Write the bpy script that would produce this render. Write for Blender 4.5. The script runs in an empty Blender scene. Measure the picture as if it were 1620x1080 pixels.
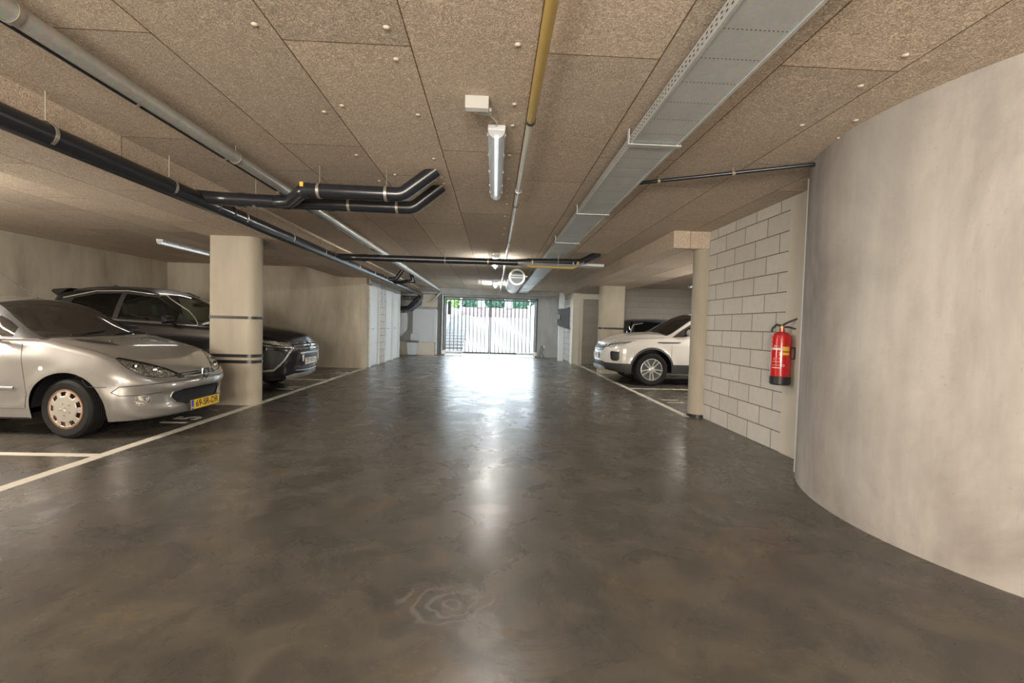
import bpy, bmesh, math, random
from mathutils import Vector, Matrix
from mathutils.bvhtree import BVHTree
random.seed(7)
C = bpy.context.scene.collection
sc = bpy.context.scene
R = math.radians

# ------------------------------------------------------------------ camera, sky, light, exposure
def set_camera():
    f, cx, cy = 720.0, 810.0, 540.0
    vx, vy, roll = 782.0, 514.0, 0.028
    y = Vector(((vx - cx) / f, (vy - cy) / f, 1.0)).normalized()
    x = Vector((math.cos(roll), math.sin(roll), 0.0)); x = (x - y * x.dot(y)).normalized()
    d = y.cross(x)
    z = -d
    rows = (x, y, z)                       # world axes seen from the camera
    right = Vector([r[0] for r in rows]); down = Vector([r[1] for r in rows]); fwd = Vector([r[2] for r in rows])
    m = Matrix.Identity(4)
    for i in range(3):
        m[i][0] = right[i]; m[i][1] = -down[i]; m[i][2] = -fwd[i]
    m.translation = Vector((0, 0, 1.25))
    cam = bpy.data.cameras.new('camera'); cam.lens = 16.0; cam.sensor_width = 36.0
    cam.clip_start = 0.05; cam.clip_end = 300
    o = bpy.data.objects.new('camera', cam); C.objects.link(o); o.matrix_world = m
    sc.camera = o
set_camera()
sc.cycles.diffuse_bounces = 8
sc.view_settings.view_transform = 'Standard'
sc.view_settings.look = 'None'
sc.view_settings.gamma = 1.0
sc.view_settings.use_curve_mapping = False
sc.view_settings.exposure = 2.35
w = bpy.data.worlds.new('world'); sc.world = w; w.use_nodes = True
bg = w.node_tree.nodes['Background']
bg.inputs['Color'].default_value = (0.78, 0.90, 1.0, 1); bg.inputs['Strength'].default_value = 3.0
def sun():
    l = bpy.data.lights.new('sun', 'SUN'); l.energy = 1.5; l.angle = R(3); l.color = (1, 0.97, 0.92)
    o = bpy.data.objects.new('sun', l); C.objects.link(o)
    o.location = (5, 22, 20); o.rotation_euler = (R(-25), R(35), 0)
sun()
def area(name, loc, sx, sy, power, col, rot=(0, 0, 0)):
    l = bpy.data.lights.new(name, 'AREA'); l.shape = 'RECTANGLE'; l.size = sx; l.size_y = sy
    l.energy = power; l.color = col
    o = bpy.data.objects.new(name, l); C.objects.link(o); o.location = loc; o.rotation_euler = rot
    return o
WARM = (1.0, 0.92, 0.82)
NEUT = (1.0, 0.96, 0.90)

def point(name, loc, r, power, col):
    l = bpy.data.lights.new(name, 'POINT'); l.shadow_soft_size = r; l.energy = power; l.color = col
    o = bpy.data.objects.new(name, l); C.objects.link(o); o.location = loc
    return o
# soft fill lights added behind the camera, no fixtures belong to them
point('rear_fill_light', (-1.3, -1.6, 1.6), 0.5, 50, WARM)
point('rear_fill_light', (-2.2, -5.5, 1.4), 0.5, 240, WARM)
point('rear_fill_light', (0.3, -5.5, 1.4), 0.5, 190, WARM)
point('rear_fill_light', (0.2, -2.6, 1.6), 0.5, 38, WARM)
point('bay_fill_light', (-6.4, 3.6, 1.8), 0.4, 55, WARM)  # added fill for the left bays and aisle ceiling, no fixture
point('bay_fill_light', (5.6, 8.4, 1.8), 0.4, 45, NEUT)  # added fill hidden behind the block wall, no fixture
# light the strip lamps give, plus one area light without a lamp
area('lamp_light', (0, 4.0, 2.54), 0.10, 1.4, 7, NEUT)
area('lamp_light', (-6.14, 9.35, 2.53), 0.10, 1.4, 0.8, WARM)
area('lamp_light', (-6.14, 3.6, 2.53), 0.10, 1.4, 14, WARM)  # no strip lamp is built at this one
area('lamp_light', (6.0, 13.4, 2.53), 0.10, 1.0, 8, WARM)

# ------------------------------------------------------------------ helpers
def tag(o, label=None, cat=None, group=None, kind=None):
    if label: o['label'] = label
    if cat: o['category'] = cat
    if group: o['group'] = group
    if kind: o['kind'] = kind
    return o
def empty(name, loc, label=None, cat=None, group=None):
    o = bpy.data.objects.new(name, None); C.objects.link(o); o.location = loc
    o.empty_display_size = 0.1
    return tag(o, label, cat, group)
def wloc(o):
    v = Vector((0, 0, 0))
    while o is not None:
        v += o.location; o = o.parent
    return v
def copy_tree(o, parent=None):
    c = o.copy(); C.objects.link(c); c.parent = parent
    for ch in [k for k in bpy.data.objects if k.parent == o]:
        copy_tree(ch, c)
    return c
class MB:
    def __init__(s): s.v = []; s.f = []
    def add(s, vs, fs):
        b = len(s.v); s.v += [tuple(v) for v in vs]; s.f += [tuple(i + b for i in f) for f in fs]; return s
    def box(s, x0, x1, y0, y1, z0, z1):
        vs = [(x, y, z) for z in (z0, z1) for y in (y0, y1) for x in (x0, x1)]
        return s.add(vs, [(0, 2, 3, 1), (4, 5, 7, 6), (0, 1, 5, 4), (2, 6, 7, 3), (0, 4, 6, 2), (1, 3, 7, 5)])
    def prism(s, poly, axis, a, b):
        n = len(poly)
        def P(p, t):
            return {'x': (t, p[0], p[1]), 'y': (p[0], t, p[1]), 'z': (p[0], p[1], t)}[axis]
        vs = [P(p, a) for p in poly] + [P(p, b) for p in poly]
        fs = [tuple(range(n))[::-1], tuple(range(n, 2 * n))] + [(i, (i + 1) % n, n + (i + 1) % n, n + i) for i in range(n)]
        return s.add(vs, fs)
    def tube(s, pts, r, n=12, cap=True):
        pts = [Vector(p) for p in pts]; rs = r if isinstance(r, (list, tuple)) else [r] * len(pts)
        rings = []; prev = None
        for i, p in enumerate(pts):
            if i == 0: t = pts[1] - p
            elif i == len(pts) - 1: t = p - pts[i - 1]
            else: t = (pts[i + 1] - p).normalized() + (p - pts[i - 1]).normalized()
            t.normalize()
            k = 1.0
            if 0 < i < len(pts) - 1:
                c = max(0.35, t.dot((p - pts[i - 1]).normalized())); k = 1 / c
            if prev is None:
                a = Vector((0, 0, 1)) if abs(t.z) < 0.9 else Vector((1, 0, 0))
                u = t.cross(a).normalized()
            else:
                u = (prev - t * prev.dot(t)).normalized()
            prev = u; v = t.cross(u)
            bend = Vector((0, 0, 0))
            if 0 < i < len(pts) - 1:
                bend = ((pts[i + 1] - p).normalized() - (p - pts[i - 1]).normalized())
                if bend.length > 1e-6: bend.normalize()
            ring = []
            for j in range(n):
                an = 2 * math.pi * j / n
                d = u * math.cos(an) + v * math.sin(an)
                if bend.length > 0.5: d = d + bend * d.dot(bend) * (k - 1)
                ring.append(p + d * rs[i])
            rings.append(ring)
        vs = [q for rg in rings for q in rg]; m = len(rings)
        fs = [(i * n + j, i * n + (j + 1) % n, (i + 1) * n + (j + 1) % n, (i + 1) * n + j) for i in range(m - 1) for j in range(n)]
        if cap: fs += [tuple(range(n))[::-1], tuple(range((m - 1) * n, m * n))]
        return s.add(vs, fs)
    def lathe(s, prof, o=(0, 0, 0), axis='z', n=24, closed=False):
        o = Vector(o); vs = []
        for (r, h) in prof:
            for j in range(n):
                a = 2 * math.pi * j / n; c, q = r * math.cos(a), r * math.sin(a)
                p = {'z': (c, q, h), 'y': (c, h, q), 'x': (h, c, q)}[axis]
                vs.append(o + Vector(p))
        m = len(prof)
        fs = [(i * n + j, i * n + (j + 1) % n, (i + 1) * n + (j + 1) % n, (i + 1) * n + j) for i in range(m - 1) for j in range(n)]
        if closed: fs += [((m - 1) * n + j, (m - 1) * n + (j + 1) % n, (j + 1) % n, j) for j in range(n)]
        else:
            if prof[0][0] > 1e-5: fs.append(tuple(range(n))[::-1])
            if prof[-1][0] > 1e-5: fs.append(tuple(range((m - 1) * n, m * n)))
        return s.add(vs, fs)
    def build(s, name, mat, parent=None, smooth=0, bevel=0, absolute=True, solid=0):
        off = wloc(parent) if (parent is not None and absolute) else Vector((0, 0, 0))
        me = bpy.data.meshes.new(name)
        me.from_pydata([tuple(Vector(v) - off) for v in s.v], [], s.f)
        bm = bmesh.new(); bm.from_mesh(me)
        bmesh.ops.remove_doubles(bm, verts=bm.verts, dist=1e-5)
        bmesh.ops.recalc_face_normals(bm, faces=bm.faces)
        bm.to_mesh(me); bm.free()
        return finish(name, me, mat, parent, smooth, bevel, solid)
def finish(name, me, mat, parent=None, smooth=0, bevel=0, solid=0):
    for m in (mat if isinstance(mat, (list, tuple)) else [mat]): me.materials.append(m)
    o = bpy.data.objects.new(name, me); C.objects.link(o)
    if parent is not None: o.parent = parent
    if smooth:
        me.polygons.foreach_set('use_smooth', [True] * len(me.polygons))
        if smooth < 180: me.set_sharp_from_angle(angle=R(smooth))
    if solid:
        k = o.modifiers.new('thickness', 'SOLIDIFY'); k.thickness = solid; k.offset = -1
    if bevel:
        k = o.modifiers.new('bevel', 'BEVEL'); k.width = bevel; k.segments = 2; k.limit_method = 'ANGLE'
        k.harden_normals = False
    return o
def text_mesh(name, s, size, mat, parent, M, depth=0.001, width=None, weight=0.0):
    cu = bpy.data.curves.new(name, 'FONT'); cu.body = s; cu.size = size; cu.extrude = depth
    cu.align_x = 'CENTER'; cu.align_y = 'CENTER'; cu.offset = weight
    t = bpy.data.objects.new(name, cu); C.objects.link(t)
    dg = bpy.context.evaluated_depsgraph_get(); dg.update()
    me = bpy.data.meshes.new_from_object(t.evaluated_get(dg))
    bpy.data.objects.remove(t)
    if width:
        xs = [v.co.x for v in me.vertices]; k = width / (max(xs) - min(xs))
        me.transform(Matrix.Diagonal((k, 1, 1, 1)))
    me.transform(M)
    me.name = name
    return finish(name, me, mat, parent)
def frame(o, xdir, ydir):
    x = Vector(xdir).normalized(); y = Vector(ydir).normalized(); z = x.cross(y)
    m = Matrix.Identity(4)
    for i in range(3): m[i][0] = x[i]; m[i][1] = y[i]; m[i][2] = z[i]; m[i][3] = o[i]
    return m

# ------------------------------------------------------------------ materials
class NT:
    def __init__(s, name):
        s.m = bpy.data.materials.new(name); s.m.use_nodes = True
        s.n = s.m.node_tree.nodes; s.l = s.m.node_tree.links
        s.b = s.n['Principled BSDF']; s.out = s.n['Material Output']
    def node(s, t, **kw):
        k = s.n.new(t)
        for a, v in kw.items():
            if a.startswith('i_'): k.inputs[a[2:].replace('_', ' ')].default_value = v
            else: setattr(k, a, v)
        return k
    def link(s, a, b): s.l.new(a, b)
    def coord(s, scale=(1, 1, 1), rot=(0, 0, 0), loc=(0, 0, 0)):
        c = s.node('ShaderNodeTexCoord'); m = s.node('ShaderNodeMapping')
        m.inputs['Scale'].default_value = scale; m.inputs['Rotation'].default_value = rot; m.inputs['Location'].default_value = loc
        s.link(c.outputs['Object'], m.inputs['Vector']); return m.outputs['Vector']
    def noise(s, vec, scale, detail=4, rough=0.5, dist=0.0):
        k = s.node('ShaderNodeTexNoise'); k.inputs['Scale'].default_value = scale; k.inputs['Detail'].default_value = detail
        k.inputs['Roughness'].default_value = rough; k.inputs['Distortion'].default_value = dist
        s.link(vec, k.inputs['Vector']); return k.outputs['Fac']
    def ramp(s, fac, stops):
        k = s.node('ShaderNodeValToRGB'); e = k.color_ramp.elements
        while len(e) < len(stops): e.new(0.5)
        for q, (p, c) in zip(e, stops):
            q.position = p; q.color = (c, c, c, 1) if isinstance(c, (int, float)) else tuple(c) + (1,)
        s.link(fac, k.inputs['Fac']); return k.outputs['Color']
    def mix(s, fac, a, b, mode='MIX'):
        k = s.node('ShaderNodeMix', data_type='RGBA', blend_type=mode)
        for sock, v in ((k.inputs[0], fac), (k.inputs[6], a), (k.inputs[7], b)):
            if isinstance(v, (int, float)): sock.default_value = v
            elif isinstance(v, tuple): sock.default_value = tuple(v) + (1,)
            else: s.link(v, sock)
        return k.outputs[2]
    def math(s, op, a, b=0.0, c=None):
        k = s.node('ShaderNodeMath', operation=op)
        for i, v in enumerate((a, b, c)):
            if v is None: continue
            if isinstance(v, (int, float)): k.inputs[i].default_value = v
            else: s.link(v, k.inputs[i])
        return k.outputs[0]
    def bump(s, h, strength, dist=0.01):
        k = s.node('ShaderNodeBump'); k.inputs['Strength'].default_value = strength; k.inputs['Distance'].default_value = dist
        s.link(h, k.inputs['Height']); s.link(k.outputs['Normal'], s.b.inputs['Normal'])
    def col(s, v): s.link(v, s.b.inputs['Base Color'])
def simple(name, col, rough=0.5, metal=0.0, spec=0.5, coat=0.0, nvar=0.0, nscale=8):
    t = NT(name); t.b.inputs['Base Color'].default_value = tuple(col) + (1,)
    t.b.inputs['Roughness'].default_value = rough; t.b.inputs['Metallic'].default_value = metal
    t.b.inputs['Specular IOR Level'].default_value = spec
    t.b.inputs['Coat Weight'].default_value = coat; t.b.inputs['Coat Roughness'].default_value = 0.06
    v = t.coord(); nz = t.noise(v, nscale, 3)
    k = max(nvar, 0.04)
    a = tuple(min(1, c * (1 - k)) for c in col); b = tuple(min(1, c * (1 + k)) for c in col)
    t.col(t.mix(nz, a, b))
    return t.m
def mat_floor():
    t = NT('polished_concrete'); v = t.coord()
    a = t.noise(v, 0.55, 6, 0.6, 0.6); b = t.noise(v, 3.5, 6, 0.62, 0.8); c = t.noise(v, 45, 3, 0.6)
    base = t.ramp(a, [(0.3, (0.055, 0.050, 0.042)), (0.55, (0.076, 0.070, 0.060)), (0.75, (0.102, 0.095, 0.082))])
    base = t.mix(t.ramp(b, [(0.42, 0.0), (0.62, 0.55)]), base, (0.125, 0.112, 0.090))
    # warm dirt patches
    d = t.noise(t.coord(loc=(3.1, 7.7, 0)), 1.6, 5, 0.65, 0.5)
    base = t.mix(t.ramp(d, [(0.56, 0.0), (0.70, 0.5)]), base, (0.15, 0.108, 0.066))
    base = t.mix(t.ramp(c, [(0.66, 0.0), (0.78, 0.25)]), base, (0.20, 0.175, 0.14))
    base = t.mix(t.ramp(t.noise(v, 9, 6, 0.7, 1.2), [(0.28, 0.45), (0.36, 0.0)]), base, (0.04, 0.034, 0.027))
    t.col(base)
    # scuffed patches worn into the floor by swept rings
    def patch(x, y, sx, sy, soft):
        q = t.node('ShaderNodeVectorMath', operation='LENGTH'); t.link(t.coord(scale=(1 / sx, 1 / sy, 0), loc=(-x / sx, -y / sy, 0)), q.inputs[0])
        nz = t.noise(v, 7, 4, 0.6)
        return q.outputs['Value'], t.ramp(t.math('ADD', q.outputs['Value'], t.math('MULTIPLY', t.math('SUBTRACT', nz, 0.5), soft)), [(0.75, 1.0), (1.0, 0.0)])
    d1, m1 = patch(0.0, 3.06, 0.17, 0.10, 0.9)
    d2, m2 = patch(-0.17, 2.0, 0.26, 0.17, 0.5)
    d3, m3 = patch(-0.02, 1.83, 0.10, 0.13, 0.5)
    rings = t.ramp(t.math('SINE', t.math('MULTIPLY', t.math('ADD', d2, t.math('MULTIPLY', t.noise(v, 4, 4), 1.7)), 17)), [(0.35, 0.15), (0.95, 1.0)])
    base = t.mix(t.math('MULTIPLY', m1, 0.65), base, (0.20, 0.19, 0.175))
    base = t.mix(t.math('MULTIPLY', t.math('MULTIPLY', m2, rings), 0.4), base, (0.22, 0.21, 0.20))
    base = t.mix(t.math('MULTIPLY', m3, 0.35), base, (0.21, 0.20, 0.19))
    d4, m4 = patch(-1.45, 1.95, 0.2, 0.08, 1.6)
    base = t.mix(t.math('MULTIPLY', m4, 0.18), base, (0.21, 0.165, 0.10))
    t.col(base)
    r = t.ramp(t.noise(v, 2.2, 7, 0.65, 1.0), [(0.3, 0.22), (0.52, 0.29), (0.75, 0.40)])
    # swept, scuffed rings where a tool has polished the floor
    t.link(r, t.b.inputs['Roughness'])
    t.b.inputs['Specular IOR Level'].default_value = 0.38
    h = t.math('ADD', t.math('MULTIPLY', t.noise(v, 14, 5, 0.6), 1.0), t.math('MULTIPLY', t.noise(v, 1.7, 3), 2.5))
    t.bump(h, 0.06, 0.02)
    return t.m
def fibre(t, v, s):
    n1 = t.noise(v, s, 1.5, 0.5, 2.2)
    k = t.math('ABSOLUTE', t.math('SUBTRACT', n1, 0.5))
    return t.ramp(k, [(0.0, 1.0), (0.035, 0.55), (0.10, 0.0)])
def mat_woodwool(name, offx=0.0, joints=True, tone=1.0):
    t = NT(name); v = t.coord()
    f1 = fibre(t, v, 34); f2 = fibre(t, t.coord(loc=(5, 3, 2), rot=(0.3, 0.2, 0.8)), 48)
    f = t.mix(0.5, f1, f2, 'LIGHTEN')
    big = t.noise(v, 0.8, 3)
    A = tuple(c * tone for c in (0.36, 0.29, 0.225)); B = tuple(c * tone for c in (0.93, 0.81, 0.67))
    col = t.mix(f, A, B)
    col = t.mix(t.ramp(big, [(0.3, 0.0), (0.7, 0.35)]), col, tuple(c * tone for c in (0.72, 0.62, 0.50)))
    hgt = t.math('MULTIPLY', f, 0.35)
    if joints:
        br = t.node('ShaderNodeTexBrick'); br.offset = 0.33; br.offset_frequency = 2; br.squash = 1.0
        mp = t.coord(rot=(0, 0, R(90)), loc=(0, 0, 0))
        # rows run along Y: swap axes
        c = t.node('ShaderNodeTexCoord'); sx = t.node('ShaderNodeSeparateXYZ'); cb = t.node('ShaderNodeCombineXYZ')
        t.link(c.outputs['Object'], sx.inputs[0])
        t.link(t.math('ADD', sx.outputs['Y'], 20 * 2.05 - 2.38), cb.inputs['X'])
        t.link(t.math('ADD', sx.outputs['X'], 20 * 0.64 + 0.46 + offx), cb.inputs['Y'])
        t.link(cb.outputs[0], br.inputs['Vector'])
        br.inputs['Scale'].default_value = 1; br.inputs['Brick Width'].default_value = 2.05; br.inputs['Row Height'].default_value = 0.64
        br.inputs['Mortar Size'].default_value = 0.004; br.inputs['Mortar Smooth'].default_value = 0.25
        br.inputs['Color1'].default_value = (0.82, 0.81, 0.80, 1); br.inputs['Color2'].default_value = (1.08, 1.06, 1.04, 1)
        br.inputs['Mortar'].default_value = (0.35, 0.26, 0.18, 1)
        col = t.mix(1.0, col, br.outputs['Color'], 'MULTIPLY')
        hgt = t.math('SUBTRACT', hgt, t.math('MULTIPLY', br.outputs['Fac'], 1.6))
    t.col(col); t.b.inputs['Roughness'].default_value = 0.95; t.b.inputs['Specular IOR Level'].default_value = 0.15
    t.bump(hgt, 0.9, 0.006)
    return t.m
def mat_concrete(name, a=(0.31, 0.272, 0.21), b=(0.50, 0.455, 0.37), spots=0.3, vert=0.35, rough=0.75, streak=0.16):
    t = NT(name); v = t.coord()
    n1 = t.noise(t.coord(scale=(1, 1, vert)), 1.3, 6, 0.6, 0.5); n2 = t.noise(t.coord(scale=(1, 1, 0.12)), 9, 4, 0.6)
    n3 = t.noise(v, 38, 4, 0.65)
    col = t.mix(t.ramp(n1, [(0.34, 0.0), (0.66, 1.0)]), a, b)
    dk = tuple(c * 0.72 for c in a)
    col = t.mix(t.ramp(n2, [(0.35, streak), (0.6, 0.0)]), col, dk)
    col = t.mix(t.ramp(n3, [(0.26, spots), (0.36, 0.0)]), col, dk)
    t.col(col); t.b.inputs['Roughness'].default_value = rough; t.b.inputs['Specular IOR Level'].default_value = 0.3
    t.bump(t.math('ADD', t.math('MULTIPLY', n3, 0.5), n1), 0.12, 0.02)
    return t.m
def mat_blocks(name, axis, a=(0.56, 0.54, 0.49), b=(0.62, 0.60, 0.55), w_=0.455, h_=0.21, ou=0.0, oz=0.0, mortar=(0.17, 0.16, 0.14), ms=0.006):
    t = NT(name)
    c = t.node('ShaderNodeTexCoord'); sx = t.node('ShaderNodeSeparateXYZ'); cb = t.node('ShaderNodeCombineXYZ')
    t.link(c.outputs['Object'], sx.inputs[0])
    t.link(t.math('ADD', sx.outputs['Y' if axis == 'x' else 'X'], 40 * w_ + ou), cb.inputs['X'])
    t.link(t.math('ADD', sx.outputs['Z'], 10 * h_ + oz), cb.inputs['Y'])
    br = t.node('ShaderNodeTexBrick'); br.offset = 0.5; br.offset_frequency = 2
    t.link(cb.outputs[0], br.inputs['Vector'])
    br.inputs['Scale'].default_value = 1; br.inputs['Brick Width'].default_value = w_; br.inputs['Row Height'].default_value = h_
    br.inputs['Mortar Size'].default_value = ms; br.inputs['Mortar Smooth'].default_value = 0.2
    br.inputs['Color1'].default_value = a + (1,); br.inputs['Color2'].default_value = b + (1,); br.inputs['Mortar'].default_value = mortar + (1,)
    n = t.noise(t.coord(), 12, 5, 0.6)
    col = t.mix(t.ramp(n, [(0.3, 0.22), (0.6, 0.0)]), br.outputs['Color'], tuple(x * 0.75 for x in a))
    t.col(col); t.b.inputs['Roughness'].default_value = 0.8; t.b.inputs['Specular IOR Level'].default_value = 0.3
    t.bump(t.math('SUBTRACT', t.math('MULTIPLY', n, 0.15), br.outputs['Fac']), 0.6, 0.008)
    return t.m
def mat_galv(name, col=(0.50, 0.52, 0.52), rough=0.38, metal=0.75):
    t = NT(name); v = t.coord()
    vo = t.node('ShaderNodeTexVoronoi'); vo.inputs['Scale'].default_value = 60; t.link(v, vo.inputs['Vector'])
    c = t.mix(0.12, col, vo.outputs['Color'], 'OVERLAY')
    c = t.mix(t.ramp(t.noise(v, 3, 5, 0.6), [(0.4, 0.0), (0.7, 0.35)]), c, tuple(x * 0.7 for x in col))
    t.col(c); t.b.inputs['Metallic'].default_value = metal
    t.link(t.ramp(t.noise(v, 5, 4), [(0.3, rough - 0.08), (0.7, rough + 0.14)]), t.b.inputs['Roughness'])
    return t.m
def mat_emit(name, col, strength, base=(0.9, 0.9, 0.9)):
    t = NT(name); t.b.inputs['Base Color'].default_value = base + (1,)
    t.b.inputs['Emission Color'].default_value = tuple(col) + (1,); t.b.inputs['Emission Strength'].default_value = strength
    t.b.inputs['Roughness'].default_value = 0.25
    return t.m
def mat_glass(name, tint=(0.35, 0.40, 0.36), rough=0.02, ior=1.75):
    t = NT(name); t.n.remove(t.b)
    tr = t.node('ShaderNodeBsdfTransparent'); tr.inputs['Color'].default_value = tint + (1,)
    gl = t.node('ShaderNodeBsdfGlossy'); gl.inputs['Roughness'].default_value = rough; gl.inputs['Color'].default_value = (1, 1, 1, 1)
    fr = t.node('ShaderNodeFresnel'); fr.inputs['IOR'].default_value = ior
    mx = t.node('ShaderNodeMixShader'); t.link(fr.outputs[0], mx.inputs[0]); t.link(tr.outputs[0], mx.inputs[1]); t.link(gl.outputs[0], mx.inputs[2])
    t.link(mx.outputs[0], t.out.inputs['Surface']); return t.m
def mat_paint(name, col, metal=0.0, rough=0.35, flake=0.0, coat=1.0):
    t = NT(name); v = t.coord()
    nz = t.noise(v, 350, 2)
    t.col(t.mix(nz, tuple(c * (1 - flake) for c in col), tuple(min(1, c * (1 + flake)) for c in col)))
    t.b.inputs['Metallic'].default_value = metal; t.b.inputs['Roughness'].default_value = rough
    t.b.inputs['Coat Weight'].default_value = coat; t.b.inputs['Specular IOR Level'].default_value = 0.3; t.b.inputs['Coat Roughness'].default_value = 0.05
    return t.m
def mat_mesh_grille(name):
    t = NT(name); c = t.node('ShaderNodeTexCoord'); sx = t.node('ShaderNodeSeparateXYZ'); t.link(c.outputs['Object'], sx.inputs[0])
    a = t.math('SINE', t.math('MULTIPLY', t.math('ADD', sx.outputs['Y'], sx.outputs['Z']), 260))
    b = t.math('SINE', t.math('MULTIPLY', t.math('SUBTRACT', sx.outputs['Y'], sx.outputs['Z']), 260))
    k = t.math('MAXIMUM', a, b)
    t.col(t.mix(t.ramp(k, [(0.72, 0.0), (0.92, 1.0)]), (0.004, 0.004, 0.005), (0.06, 0.063, 0.07)))
    t.b.inputs['Roughness'].default_value = 0.6; t.b.inputs['Specular IOR Level'].default_value = 0.15
    return t.m
def mat_frost(name):
    t = NT(name); t.b.inputs['Base Color'].default_value = (0.82, 0.85, 0.86, 1); t.b.inputs['Alpha'].default_value = 0.5; t.b.inputs['Roughness'].default_value = 0.2
    return t.m
def mat_facets(name):
    t = NT(name); v = t.coord()
    vo = t.node('ShaderNodeTexVoronoi'); vo.inputs['Scale'].default_value = 75; t.link(v, vo.inputs['Vector'])
    sx = t.node('ShaderNodeSeparateXYZ'); t.link(vo.outputs['Color'], sx.inputs[0])
    t.col(t.ramp(sx.outputs['X'], [(0.1, (0.22, 0.21, 0.19)), (0.5, (0.50, 0.48, 0.43)), (0.95, (0.95, 0.93, 0.88))]))
    t.b.inputs['Metallic'].default_value = 0.1; t.b.inputs['Roughness'].default_value = 0.2
    t.bump(sx.outputs['Y'], 0.8, 0.02)
    return t.m
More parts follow.
